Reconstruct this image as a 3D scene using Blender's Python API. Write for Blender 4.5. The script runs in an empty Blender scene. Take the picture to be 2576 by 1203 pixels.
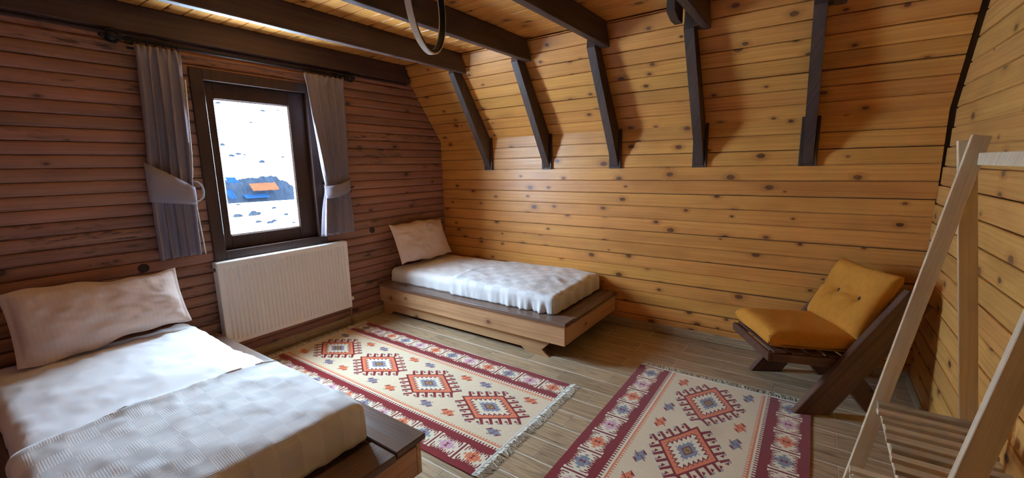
import bpy, bmesh, math, random
import numpy as np
from mathutils import Vector, Matrix, noise

random.seed(7)
SC = bpy.context.scene
COL = SC.collection
PI = math.pi

# ------------------------------------------------------------------ camera, world, light, exposure
def cam_axes(yaw, pitch, roll):
    f = Vector((math.cos(yaw)*math.cos(pitch), math.sin(yaw)*math.cos(pitch), math.sin(pitch)))
    rt = Vector((math.sin(yaw), -math.cos(yaw), 0)); up = rt.cross(f)
    c, s = math.cos(roll), math.sin(roll)
    return c*rt+s*up, -s*rt+c*up, f
cd = bpy.data.cameras.new('camera'); cam = bpy.data.objects.new('camera', cd); COL.objects.link(cam)
ax, ay, af = cam_axes(2.1866, -0.1706, -0.0200)
M = Matrix.Identity(4)
for i in range(3):
    M[i][0], M[i][1], M[i][2] = ax[i], ay[i], -af[i]
M.translation = Vector((3.6957, -3.8, 1.5292))
cam.matrix_world = M
cd.sensor_fit = 'HORIZONTAL'; cd.sensor_width = 36.0; cd.lens = 1076.41/2576*36.0
cd.clip_start = 0.02; cd.clip_end = 500
SC.camera = cam

SC.view_settings.view_transform = 'Standard'
SC.view_settings.look = 'None'
SC.view_settings.gamma = 1.0
SC.view_settings.use_curve_mapping = False
SC.view_settings.exposure = 2.0
try:
    SC.cycles.use_denoising = True
    SC.cycles.max_bounces = 12
    SC.cycles.diffuse_bounces = 6
    SC.cycles.glossy_bounces = 3
    SC.cycles.transparent_max_bounces = 8
    SC.cycles.sample_clamp_indirect = 6.0
    SC.cycles.caustics_reflective = False
    SC.cycles.caustics_refractive = False
except Exception:
    pass

world = bpy.data.worlds.new('world'); SC.world = world
world.use_nodes = True
bg = world.node_tree.nodes['Background']
bg.inputs[0].default_value = (0.60, 0.80, 1.0, 1.0)      # bright overcast winter sky
bg.inputs[1].default_value = 22.0

def area(name, loc, rot, sx, sy, power, color, portal=False):
    d = bpy.data.lights.new(name, 'AREA'); d.shape = 'RECTANGLE'; d.size = sx; d.size_y = sy
    d.energy = power; d.color = color
    if portal:
        d.cycles.is_portal = True
    o = bpy.data.objects.new(name, d); COL.objects.link(o); o.location = loc; o.rotation_euler = rot
    return o
# sampling portal in the window opening (emits nothing itself)
area('window_portal', (-0.13, -2.04, 1.55), (0, -PI/2, 0), 1.24, 0.80, 1.0, (1, 1, 1), portal=True)

# ------------------------------------------------------------------ helpers
def link(name, mesh, mat=None, parent=None, smooth=False):
    o = bpy.data.objects.new(name, mesh); COL.objects.link(o)
    if mat is not None and len(mesh.materials) == 0: mesh.materials.append(mat)
    if parent is not None: o.parent = parent
    if smooth:
        mesh.polygons.foreach_set('use_smooth', [True]*len(mesh.polygons)); mesh.update()
    return o
def tag(o, label, cat, group=None):
    o['label'] = label; o['category'] = cat
    if group: o['group'] = group
    return o
def empty(name, loc=(0,0,0), rotz=0.0):
    o = bpy.data.objects.new(name, None); COL.objects.link(o); o.location = loc; o.rotation_euler = (0,0,rotz)
    o.empty_display_size = 0.05
    return o
def mesh_pd(name, vs, fs):
    m = bpy.data.meshes.new(name); m.from_pydata([tuple(v) for v in vs], [], fs); m.update(); return m
def bm_mesh(name, bm, recalc=True):
    if recalc: bmesh.ops.recalc_face_normals(bm, faces=bm.faces)
    m = bpy.data.meshes.new(name); bm.to_mesh(m); bm.free(); return m
def add_box(bm, x0, x1, y0, y1, z0, z1, bev=0.0, mtx=None):
    r = bmesh.ops.create_cube(bm, size=1.0)
    vs = r['verts']
    for v in vs:
        v.co = Vector((x0+(v.co.x+.5)*(x1-x0), y0+(v.co.y+.5)*(y1-y0), z0+(v.co.z+.5)*(z1-z0)))
    if bev > 0:
        es = list({e for v in vs for e in v.link_edges})
        r2 = bmesh.ops.bevel(bm, geom=es, offset=bev, segments=1, affect='EDGES', clamp_overlap=True)
        vs = list({v for f in r2['faces'] for v in f.verts})
    if mtx is not None:
        for v in vs: v.co = mtx @ v.co
    return vs
def box(name, x0, x1, y0, y1, z0, z1, mat, parent=None, bev=0.003, mtx=None):
    bm = bmesh.new(); add_box(bm, x0, x1, y0, y1, z0, z1, bev, mtx)
    return link(name, bm_mesh(name, bm), mat, parent)
def add_prism(bm, poly, lo, hi, axis='y', bev=0.0):
    """poly: list of 2-D points in the plane across `axis`, extruded lo..hi"""
    def P(a, b, c):
        return {'y': Vector((a, c, b)), 'x': Vector((c, a, b)), 'z': Vector((a, b, c))}[axis]
    v0 = [bm.verts.new(P(a, b, lo)) for a, b in poly]; v1 = [bm.verts.new(P(a, b, hi)) for a, b in poly]
    n = len(poly); fs = [bm.faces.new(v0), bm.faces.new(v1[::-1])]
    for i in range(n): fs.append(bm.faces.new((v0[i], v0[(i+1)%n], v1[(i+1)%n], v1[i])))
    if bev > 0:
        es = list({e for f in fs for e in f.edges})
        bmesh.ops.bevel(bm, geom=es, offset=bev, segments=1, affect='EDGES', clamp_overlap=True)
def prism(name, poly, lo, hi, mat, parent=None, axis='y', bev=0.003):
    bm = bmesh.new(); add_prism(bm, poly, lo, hi, axis, bev)
    return link(name, bm_mesh(name, bm), mat, parent)
def add_tube(bm, pts, rad, n=10, caps=True):
    pts = [Vector(p) for p in pts]; rings = []
    rads = rad if isinstance(rad, (list, tuple)) else [rad]*len(pts)
    for i, p in enumerate(pts):
        t = (pts[min(i+1, len(pts)-1)] - pts[max(i-1, 0)]).normalized()
        a = Vector((0,0,1)) if abs(t.z) < .9 else Vector((1,0,0))
        u = t.cross(a).normalized(); w = t.cross(u)
        rings.append([bm.verts.new(p + rads[i]*(math.cos(2*PI*k/n)*u + math.sin(2*PI*k/n)*w)) for k in range(n)])
    for a, b in zip(rings, rings[1:]):
        for k in range(n): bm.faces.new((a[k], a[(k+1)%n], b[(k+1)%n], b[k]))
    if caps: bm.faces.new(rings[0][::-1]); bm.faces.new(rings[-1])
def tube(name, pts, rad, mat, parent=None, n=10):
    bm = bmesh.new(); add_tube(bm, pts, rad, n); return link(name, bm_mesh(name, bm), mat, parent, smooth=True)
def add_lathe(bm, prof, n=20, mtx=None):
    """prof: (radius, height) pairs, turned about z"""
    rings = []
    for r, h in prof:
        ring = [Vector((r*math.cos(2*PI*k/n), r*math.sin(2*PI*k/n), h)) for k in range(n)]
        if mtx is not None: ring = [mtx @ p for p in ring]
        rings.append([bm.verts.new(p) for p in ring])
    for a, b in zip(rings, rings[1:]):
        for k in range(n): bm.faces.new((a[k], a[(k+1)%n], b[(k+1)%n], b[k]))
    bm.faces.new(rings[0][::-1]); bm.faces.new(rings[-1])
def fbm(x, y, z, o=3):
    return noise.fractal(Vector((x, y, z)), 1.0, 2.0, o)

# ------------------------------------------------------------------ materials
class NT:
    def __init__(s, name):
        s.m = bpy.data.materials.new(name); s.m.use_nodes = True
        s.t = s.m.node_tree; s.b = s.t.nodes['Principled BSDF']; s.out = s.t.nodes['Material Output']
    def n(s, ty, **kw):
        nd = s.t.nodes.new(ty)
        for k, v in kw.items(): setattr(nd, k, v)
        return nd
    def L(s, a, b): s.t.links.new(a, b)
    def setin(s, nd, i, v):
        if v is None: return
        if isinstance(v, bpy.types.NodeSocket): s.L(v, nd.inputs[i])
        else: nd.inputs[i].default_value = v
    def math(s, op, a, b=None, c=None, clamp=False):
        nd = s.n('ShaderNodeMath', operation=op, use_clamp=clamp)
        s.setin(nd, 0, a); s.setin(nd, 1, b); s.setin(nd, 2, c); return nd.outputs[0]
    def vmath(s, op, a, b=None):
        nd = s.n('ShaderNodeVectorMath', operation=op); s.setin(nd, 0, a); s.setin(nd, 1, b)
        return nd.outputs[0]
    def sep(s, v):
        nd = s.n('ShaderNodeSeparateXYZ'); s.setin(nd, 0, v); return nd.outputs
    def comb(s, x, y, z):
        nd = s.n('ShaderNodeCombineXYZ'); s.setin(nd, 0, x); s.setin(nd, 1, y); s.setin(nd, 2, z); return nd.outputs[0]
    def noise(s, v, scale, detail=3, rough=.55, dim='3D'):
        nd = s.n('ShaderNodeTexNoise', noise_dimensions=dim); s.setin(nd, 'Vector', v)
        nd.inputs['Scale'].default_value = scale; nd.inputs['Detail'].default_value = detail
        nd.inputs['Roughness'].default_value = rough; return nd.outputs[0]
    def mix(s, f, a, b, mode='MIX'):
        nd = s.n('ShaderNodeMixRGB', blend_type=mode); s.setin(nd, 0, f)
        for i, v in ((1, a), (2, b)):
            if isinstance(v, tuple) and len(v) == 3: v = (*v, 1)
            s.setin(nd, i, v)
        return nd.outputs[0]
    def ramp(s, f, lo, hi, a=0.0, b=1.0, smooth=True):
        nd = s.n('ShaderNodeMapRange', interpolation_type='SMOOTHSTEP' if smooth else 'LINEAR')
        s.setin(nd, 0, f)
        for i, v in ((1, lo), (2, hi), (3, a), (4, b)): s.setin(nd, i, v)
        return nd.outputs[0]
    def bump(s, h, strength=.3, dist=.002):
        nd = s.n('ShaderNodeBump'); nd.inputs['Strength'].default_value = strength; nd.inputs['Distance'].default_value = dist
        s.L(h, nd.inputs['Height']); s.L(nd.outputs[0], s.b.inputs['Normal'])
    def fin(s, col=None, rough=None, spec=None):
        if col is not None: s.setin(s.b, 'Base Color', (*col, 1) if isinstance(col, tuple) and len(col) == 3 else col)
        if rough is not None: s.setin(s.b, 'Roughness', rough)
        if spec is not None: s.b.inputs['Specular IOR Level'].default_value = spec
        return s.m

def srgb(r, g, b):
    f = lambda c: (c/255/12.92) if c/255 <= .04045 else ((c/255+.055)/1.055)**2.4
    return (f(r), f(g), f(b))

def wood(name, light, dark, knot, kdens=.5, kr=.012, rough=.45, vary=.22, stains=0.0, axis=0, ksx=2.3, ksy=8.5, grainamt=.8, bump=.15):
    """pine board: object-space grain along the local x (axis 0) or y/z axis, elliptical knots the grain bends round"""
    t = NT(name)
    tc = t.n('ShaderNodeTexCoord'); oi = t.n('ShaderNodeObjectInfo')
    p = t.sep(tc.outputs['Object'])
    a = p[axis]
    if axis == 0: b, c = p[1], p[2]
    elif axis == 1: b, c = p[0], p[2]
    else: b, c = p[0], p[1]
    bb = t.math('ADD', b, t.math('MULTIPLY', c, .9))
    rnd = oi.outputs['Random']
    x = t.math('ADD', a, t.math('MULTIPLY', rnd, 91.7)); y = t.math('ADD', bb, t.math('MULTIPLY', rnd, 53.1))
    vo = t.n('ShaderNodeTexVoronoi', voronoi_dimensions='2D', feature='F1')
    vo.inputs['Scale'].default_value = 1.0; vo.inputs['Randomness'].default_value = .9
    sx = t.math('MULTIPLY', x, ksx); sy = t.math('MULTIPLY', y, ksy)
    t.L(t.comb(sx, sy, 0.0), vo.inputs['Vector'])
    vp = t.sep(vo.outputs['Position']); vc = t.n('ShaderNodeSeparateColor'); t.L(vo.outputs['Color'], vc.inputs[0])
    wob = t.noise(t.comb(x, y, 0.0), 60, 1)
    dx = t.math('DIVIDE', t.math('SUBTRACT', sx, vp[0]), ksx)
    dy = t.math('DIVIDE', t.math('SUBTRACT', sy, vp[1]), ksy)
    d = t.math('SQRT', t.math('ADD', t.math('POWER', t.math('MULTIPLY', dx, .62), 2.0), t.math('POWER', dy, 2.0)))
    d = t.math('MULTIPLY', d, t.math('ADD', .75, t.math('MULTIPLY', wob, .5)))
    has = t.math('GREATER_THAN', vc.outputs[1], 1-kdens)
    r = t.math('MULTIPLY', t.math('ADD', kr*.35, t.math('MULTIPLY', vc.outputs[0], kr*.85)), has)
    km = t.ramp(d, t.math('MULTIPLY', r, 1.08), t.math('MULTIPLY', r, .62))
    km = t.math('MULTIPLY', km, has)
    halo = t.math('MULTIPLY', t.ramp(d, t.math('MULTIPLY', r, 2.6), r), has)
    bend = t.math('MULTIPLY', t.math('MULTIPLY', dy, t.ramp(d, .05, 0.0)), t.math('MULTIPLY', has, .75))
    y2 = t.math('SUBTRACT', y, bend)
    wav = t.noise(t.comb(t.math('MULTIPLY', x, 1.1), t.math('MULTIPLY', y2, 7.0), 3.0), 1.0, 2)
    y3 = t.math('ADD', y2, t.math('MULTIPLY', wav, .05))
    rings = t.noise(t.comb(t.math('MULTIPLY', x, .5), t.math('MULTIPLY', y3, 62.0), 0.0), 1.0, 2, .6)
    fine = t.noise(t.comb(t.math('MULTIPLY', x, 7.0), t.math('MULTIPLY', y3, 520.0), 0.0), 1.0, 2, .6)
    g = t.math('ADD', t.math('MULTIPLY', rings, .68), t.math('MULTIPLY', fine, .32))
    g = t.ramp(g, .36, .74)
    blot = t.noise(t.comb(t.math('MULTIPLY', x, 1.6), t.math('MULTIPLY', y, 5.0), 9.0), 1.0, 2)
    col = t.mix(t.math('MULTIPLY', g, grainamt), light, dark)
    col = t.mix(t.ramp(blot, .42, .75, 0.0, .38), col, tuple(v*.72 for v in dark))
    val = t.math('ADD', 1-vary/2, t.math('MULTIPLY', t.math('FRACT', t.math('MULTIPLY', rnd, 7.31)), vary))
    hs = t.n('ShaderNodeHueSaturation')
    t.L(val, hs.inputs['Value']); t.L(col, hs.inputs['Color'])
    t.L(t.math('ADD', .496, t.math('MULTIPLY', t.math('FRACT', t.math('MULTIPLY', rnd, 13.7)), .008)), hs.inputs['Hue'])
    col = hs.outputs[0]
    col = t.mix(t.math('MULTIPLY', halo, .45), col, tuple(v*.8 for v in dark))
    col = t.mix(t.math('MULTIPLY', km, t.math('ADD', .55, t.math('MULTIPLY', wob, .5))), col, knot)
    if stains > 0:
        sn = t.noise(t.comb(t.math('MULTIPLY', x, 5.0), t.math('MULTIPLY', y, 30.0), 5.0), 1.0, 4, .7)
        sel = t.noise(t.comb(t.math('MULTIPLY', x, .9), t.math('MULTIPLY', rnd, 40.0), 2.0), 1.0, 1)
        sm = t.math('MULTIPLY', t.ramp(sn, .5, .66), t.ramp(sel, .5, .62))
        col = t.mix(t.math('MULTIPLY', sm, stains), col, srgb(52, 42, 38))
    t.bump(t.math('SUBTRACT', g, t.math('MULTIPLY', km, .6)), bump, .0012)
    ro = t.math('ADD', rough-.06, t.math('MULTIPLY', g, .14))
    return t.fin(col, ro, .4)

PINE = wood('pine_boards', srgb(224, 158, 80), srgb(180, 110, 48), srgb(74, 40, 30), kdens=.60, kr=.0195, rough=.40, vary=.13, grainamt=.62)
PINE_R = wood('pine_boards_side', srgb(218, 160, 84), srgb(178, 116, 56), srgb(80, 44, 28), kdens=.5, kr=.024, rough=.5, grainamt=.6)
LOG = wood('log_siding', srgb(164, 118, 98), srgb(116, 80, 68), srgb(66, 40, 32), kdens=.36, kr=.018, rough=.55, vary=.26, stains=.85, ksx=1.7, grainamt=.55)
BEAM = wood('dark_stained_beam', srgb(84, 62, 56), srgb(60, 43, 40), srgb(34, 24, 22), kdens=.2, kr=.016, rough=.55, vary=.12, axis=0, grainamt=.9)
BEAM_Z = wood('dark_stained_post', srgb(86, 66, 58), srgb(62, 46, 42), srgb(34, 24, 22), kdens=.2, kr=.016, rough=.5, vary=.12, axis=2, grainamt=.9)
FRAME = wood('walnut_stained_frame', srgb(70, 48, 40), srgb(50, 34, 30), srgb(30, 20, 18), kdens=.12, rough=.42, vary=.1, axis=2)
BEDW = wood('bed_board_wood', srgb(204, 160, 116), srgb(166, 120, 80), srgb(100, 60, 38), kdens=.45, kr=.017, rough=.5, vary=.08)
LEDGE = wood('bed_ledge_walnut', srgb(128, 102, 86), srgb(92, 70, 60), srgb(56, 38, 32), kdens=.15, kr=.02, rough=.28, vary=.06)
CHAIRW = wood('chair_walnut', srgb(112, 78, 62), srgb(78, 50, 40), srgb(44, 28, 24), kdens=.1, rough=.45, vary=.08)
RAW = wood('raw_pine', srgb(226, 204, 168), srgb(198, 170, 130), srgb(96, 60, 40), kdens=.3, kr=.010, rough=.6, vary=.12, ksx=1.6)
RAW_G = wood('weathered_slat', srgb(196, 174, 144), srgb(150, 126, 100), srgb(92, 64, 46), kdens=.3, kr=.010, rough=.7, vary=.42, ksx=1.6)

def tile_mat():
    t = NT('wood_look_tile'); tc = t.n('ShaderNodeTexCoord'); oi = t.n('ShaderNodeObjectInfo')
    p = t.sep(tc.outputs['Object']); r = oi.outputs['Random']
    x = t.math('ADD', p[0], t.math('MULTIPLY', r, 61.0)); y = t.math('ADD', p[1], t.math('MULTIPLY', r, 37.0))
    w = t.noise(t.comb(t.math('MULTIPLY', x, 2.0), t.math('MULTIPLY', y, 9.0), 1.0), 1.0, 2)
    y2 = t.math('ADD', y, t.math('MULTIPLY', w, .05))
    g = t.noise(t.comb(t.math('MULTIPLY', x, 3.0), t.math('MULTIPLY', y2, 80.0), 0.0), 1.0, 4, .65)
    f = t.noise(t.comb(t.math('MULTIPLY', x, 14.0), t.math('MULTIPLY', y2, 420.0), 0.0), 1.0, 2, .6)
    dk = t.noise(t.comb(t.math('MULTIPLY', x, 3.5), t.math('MULTIPLY', y2, 26.0), 4.0), 1.0, 3, .6)
    col = t.mix(t.ramp(g, .34, .66), srgb(196, 172, 138), srgb(156, 132, 102))
    col = t.mix(t.math('MULTIPLY', t.ramp(f, .5, .7), .35), col, srgb(96, 80, 64))
    col = t.mix(t.math('MULTIPLY', t.ramp(dk, .56, .72), .55), col, srgb(84, 70, 58))
    hs = t.n('ShaderNodeHueSaturation'); t.L(col, hs.inputs['Color'])
    t.L(t.math('ADD', .88, t.math('MULTIPLY', r, .24)), hs.inputs['Value'])
    t.bump(g, .1, .0008)
    return t.fin(hs.outputs[0], t.math('ADD', .30, t.math('MULTIPLY', g, .18)), .45)
TILE = tile_mat()

def plain(name, col, rough=.5, metal=0.0, nscale=0, namt=.15, bump=0.0, spec=.5, sheen=0.0):
    t = NT(name)
    c = col
    if nscale:
        tc = t.n('ShaderNodeTexCoord'); nz = t.noise(tc.outputs['Object'], nscale, 3)
        c = t.mix(nz, tuple(v*(1-namt) for v in col), tuple(min(1, v*(1+namt)) for v in col))
        if bump: t.bump(nz, bump, .002)
    t.b.inputs['Metallic'].default_value = metal
    if sheen:
        t.b.inputs['Sheen Weight'].default_value = sheen
    return t.fin(c, rough, spec)
GROUT = plain('grout', srgb(226, 220, 206), .9, nscale=30)
DARKGAP = plain('dark_backing', srgb(66, 46, 32), .9, nscale=20)
LOGBACK = plain('log_backing', srgb(60, 36, 26), .9, nscale=20)
RADW = plain('radiator_enamel', srgb(236, 232, 230), .35, nscale=8, namt=.02)
RADD = plain('radiator_slot_dark', srgb(60, 60, 62), .6, nscale=8)
BLACKM = plain('black_metal', srgb(26, 24, 25), .4, .6, nscale=40)
IRON = plain('cast_dark_metal', srgb(40, 36, 38), .5, .5, nscale=60, namt=.4)
DIFF = plain('white_diffuser', srgb(240, 240, 238), .4, nscale=20, namt=.02)
COPPER = plain('pipe_metal', srgb(150, 110, 84), .4, .4, nscale=20)
CURT = plain('taupe_curtain', srgb(146, 136, 146), .85, nscale=300, namt=.10, bump=.15, spec=.1)
CURTB = plain('pale_curtain_lining', srgb(206, 204, 196), .8, nscale=300, namt=.06)
MUST = plain('mustard_velvet', srgb(200, 134, 50), .85, nscale=26, namt=.16, bump=.12, spec=.15)
SEAM = plain('dark_seam', srgb(110, 66, 20), .8, nscale=40)
BUTT = plain('dark_button', srgb(30, 30, 40), .4, nscale=40)
PLUG = plain('dark_wood_plug', srgb(54, 38, 34), .6, nscale=50, namt=.4)
SNOW = plain('snow', (.86, .88, .92), .8, nscale=.6, namt=.05)
ROCK = plain('dark_rubble', (.0046, .0058, .0082), .9, nscale=1.5, namt=.5, spec=0.0)  # rubble, sheets and grass: colours darkened to offset strong daylight and interior exposure
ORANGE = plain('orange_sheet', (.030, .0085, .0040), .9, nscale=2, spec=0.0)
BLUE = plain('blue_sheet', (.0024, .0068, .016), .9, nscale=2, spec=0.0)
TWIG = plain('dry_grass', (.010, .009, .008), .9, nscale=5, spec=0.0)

def linen(name, base, check=0.0, stripes=0.0, amt=.1, vstripe=0.0):
    """woven bed linen: satin checks / ribs as fine relief, only a faint tone difference of the weave"""
    t = NT(name); tc = t.n('ShaderNodeTexCoord'); p = t.sep(tc.outputs['Object'])
    col = base; h = t.noise(tc.outputs['Object'], 900, 1)
    h = t.math('MULTIPLY', h, .2)
    if check:
        cx = t.math('FLOOR', t.math('DIVIDE', p[0], check)); cy = t.math('FLOOR', t.math('DIVIDE', p[1], check))
        ck = t.math('PINGPONG', t.math('ADD', cx, cy), 1.0)
        sx = t.math('SINE', t.math('MULTIPLY', p[0], 2*PI/stripes)); sy = t.math('SINE', t.math('MULTIPLY', p[1], 2*PI/stripes))
        st = t.math('ADD', t.math('MULTIPLY', sx, ck), t.math('MULTIPLY', sy, t.math('SUBTRACT', 1.0, ck)))
        h = t.math('ADD', h, st)
        col = t.mix(ck, base, tuple(v*(1-amt) for v in base))
        col = t.mix(t.ramp(st, -.2, .9, 0, .10), col, tuple(v*.7 for v in base))
    if vstripe:
        st = t.math('SINE', t.math('MULTIPLY', p[0], 2*PI/vstripe)); h = t.math('ADD', h, t.math('MULTIPLY', st, .5))
        col = t.mix(t.ramp(st, -.3, .8, 0, .12), col, tuple(v*.75 for v in base))
    t.bump(h, .22, .0008)
    t.b.inputs['Sheen Weight'].default_value = .15
    return t.fin(col, .75, .25)
SHEET = linen('white_sheet', srgb(236, 234, 234))
SHEETS = linen('striped_sheet', srgb(236, 232, 230), vstripe=.026)
DAMASK = linen('damask_blanket', srgb(232, 230, 228), check=.088, stripes=.0075, amt=.10)
DAMASK2 = linen('damask_blanket_fine', srgb(232, 230, 230), check=.088, stripes=.006, amt=.14)
PILLOWM = linen('striped_pillowcase', srgb(226, 206, 196), vstripe=.022)

def glass_mat():
    t = NT('window_glass'); t.t.nodes.remove(t.b)
    tr = t.n('ShaderNodeBsdfTransparent'); gl = t.n('ShaderNodeBsdfGlossy'); gl.inputs['Roughness'].default_value = .02
    tr.inputs[0].default_value = (.96, .98, 1, 1)
    lw = t.n('ShaderNodeLayerWeight'); lw.inputs[0].default_value = .5
    fr = t.math('ADD', .03, t.math('MULTIPLY', t.math('POWER', lw.outputs[1], 5.0), .9))
    mx = t.n('ShaderNodeMixShader'); t.L(fr, mx.inputs[0]); t.L(tr.outputs[0], mx.inputs[1]); t.L(gl.outputs[0], mx.inputs[2])
    t.L(mx.outputs[0], t.out.inputs[0]); return t.m
GLASS = glass_mat()

# ------------------------------------------------------------------ room dimensions
RX = 4.345        # right wall
RY = -4.15        # near wall (behind the camera)
KZ = 1.822        # knee height where the slope starts
CZ = 2.585        # ceiling height
SY = 0.545        # horizontal run of the slope
def slope_y(z):   # far-side wall line at height z
    return 0.0 if z <= KZ else -(z-KZ)*SY/(CZ-KZ)

# ------------------------------------------------------------------ plank maker
PC = {}
def plank_mesh(x0b, x0t, x1b, x1t, w, t, kind):
    key = (round(x1b-x0b, 4), round(x0t-x0b, 4), round(x1t-x0b, 4), round(w, 4), t, kind)
    if key in PC: return PC[key]
    if kind == 'v':
        prof = [(.0008, 0), (.0008, t-.0095), (.0045, t-.0095), (.0065, t-.002), (.009, t), (w-.004, t), (w-.0014, t-.003), (w-.0014, 0)]
    elif kind == 'log':
        prof = [(0, 0), (0, t-.017), (.004, t-.009), (.013, t-.003), (w*.38, t), (w*.66, t), (w-.012, t-.003), (w-.004, t-.009), (w-.0005, t-.017), (w-.0005, 0)]
    else:
        prof = [(.0008, 0), (.0008, t-.002), (.003, t), (w-.003, t), (w-.0008, t-.002), (w-.0008, 0)]
    vs = []; n = len(prof)
    for e in (0, 1):
        b, tp = ((0.0, x0t-x0b), (x1b-x0b, x1t-x0b))[e]
        for y, z in prof: vs.append((b+(tp-b)*y/w, y, z))
    fs = [list(range(n))[::-1], list(range(n, 2*n))]
    for i in range(n):
        j = (i+1) % n; fs.append([i, j, n+j, n+i])
    m = mesh_pd('plank', vs, fs)
    # normals outward
    bm = bmesh.new(); bm.from_mesh(m); bmesh.ops.recalc_face_normals(bm, faces=bm.faces); bm.to_mesh(m); bm.free()
    PC[key] = m
    return m
def plank(parent, mat, org, ex, ey, ez, x0b, x0t, x1b, x1t, y0, w, t=.014, kind='v', jit=0.0, name='plank'):
    m = plank_mesh(x0b, x0t, x1b, x1t, w, t, kind)
    if len(m.materials) == 0: m.materials.append(mat)
    o = bpy.data.objects.new(name, m); COL.objects.link(o); o.parent = parent
    R = Matrix((ex, ey, ez)).transposed().to_4x4()
    j = random.uniform(-jit, jit)
    if jit: R = R @ Matrix.Rotation(random.uniform(-.0008, .0008), 4, 'Z')
    R.translation = Vector(org) + Vector(ex)*x0b + Vector(ey)*y0 + Vector(ez)*j
    o.matrix_world = R
    if m.materials[0] != mat:
        o.material_slots[0].link = 'OBJECT'; o.material_slots[0].material = mat
    return o
def struct(o): o['kind'] = 'structure'; return o

X, Y, Z = Vector((1,0,0)), Vector((0,1,0)), Vector((0,0,1))

# ---- floor
floor = struct(box('floor', -0.02, RX+.02, RY-.02, .02, -.10, -.0012, GROUT, bev=0))
ty = -.005; TW = .1605; TL = .655; k = 0
while ty > RY:
    y1 = ty; y0 = max(ty-TW, RY)
    off = (3.25 if k % 2 == 0 else 2.922)
    xs = [off + TL*i for i in range(-6, 3)]
    xs = [0.0] + [x for x in xs if .02 < x < RX-.02] + [RX]
    for a, b in zip(xs, xs[1:]):
        plank(floor, TILE, (0, 0, -.01), X, Y, Z, a+.0022, a+.0022, b-.0022, b-.0022, y0+.0016, (y1-y0)-.0032, .010, 'flat', name='tile')
    ty -= TW; k += 1

# ---- far wall (long pine wall)
wb = struct(box('wall_back', -.10, RX+.10, .003, .12, -.05, KZ+.02, DARKGAP, bev=0))
P1 = .1133; z = KZ+.004-P1*3 ; 
zs = [1.486 - P1*i for i in range(0, 14)]
for z0 in [1.486+P1*2, 1.486+P1] + zs:
    if z0 < -.05: continue
    xe_ = RX-(.009 if z0 > 1.25 else .013)
    plank(wb, PINE, (0, .003+.0, 0), X, Z, -Y, 0, 0, xe_, xe_, z0, P1, .012, 'v', jit=.0008)
# ---- far slope
SL = math.hypot(SY, CZ-KZ); es = Vector((0, -SY/SL, (CZ-KZ)/SL)); en = Vector((0, -(CZ-KZ)/SL, -SY/SL))
bm = bmesh.new(); add_prism(bm, [(.003, KZ), (.003-SY, CZ), (.003-SY+.08, CZ+.06), (.1, KZ+.02)], -.1, RX+.1, 'x')
wsl = struct(link('wall_back_slope', bm_mesh('wall_back_slope', bm), DARKGAP))
sw = .1155; s = 0.0; i = 0
while s < SL-.01:
    w = min(sw, SL-s) if s > 0 else sw
    plank(wsl, PINE, (0, 0, KZ), X, es, en, 0, 0, RX-.009, RX-.009, s, w, .012, 'v', jit=.0008); s += sw
# ---- ceiling
ce = struct(box('ceiling', -.1, RX+.1, RY+SY-.05, -SY+.05, CZ+.012, CZ+.1, DARKGAP, bev=0))
yy = -SY
while yy > RY+SY:
    w = min(sw, yy-(RY+SY))
    plank(ce, PINE, (0, yy, CZ+.012), X, -Y, -Z, 0, 0, RX+.02, RX+.02, 0, w, .012, 'v', jit=.0006); yy -= sw
# ---- near slope and near knee wall (behind the camera, unseen); dark siding chosen to cut bounce light
en2 = Vector((0, en.y*-1, en.z)); es2 = Vector((0, -es.y, es.z))
bm = bmesh.new(); add_prism(bm, [(RY-.003, KZ), (RY-.003+SY, CZ), (RY-.003+SY-.08, CZ+.06), (RY-.1, KZ+.02)], -.1, RX+.1, 'x')
wn2 = struct(link('wall_front_slope', bm_mesh('wall_front_slope', bm), DARKGAP))
s = 0.0
while s < SL-.01:
    plank(wn2, LOG, (RX, RY, KZ), -X, es2, en2, 0, 0, RX, RX, s, min(sw, SL-s), .012, 'v'); s += sw
wn = struct(box('wall_front', -.10, RX+.10, RY-.12, RY-.003, -.05, KZ+.02, DARKGAP, bev=0))
for z0 in [1.486+P1*2, 1.486+P1] + zs:
    if z0 > -.05: plank(wn, LOG, (RX, RY-.003, 0), -X, Z, Y, 0, 0, RX, RX, z0, P1, .012, 'v')
# ---- right wall
wr = struct(prism('wall_right', [(RY-.05, -.05), (.05, -.05), (.05, CZ+.1), (RY-.05, CZ+.1)], RX+.040, RX+.14, DARKGAP, axis='x', bev=0))
PR = .118; z0 = .995 - PR*9
while z0 < CZ:
    zt = min(z0+PR, CZ)
    b0, t0 = -slope_y(z0), -slope_y(zt)
    fx_ = .036*min(1, max(0, (z0+PR-1.25)/.55))
    plank(wr, PINE_R, (RX+fx_, 0, 0), -Y, Z, -X, b0+.001, t0+.001, -RY-b0, -RY-t0, z0, zt-z0, .014, 'v', jit=.001)
    z0 += PR
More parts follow.
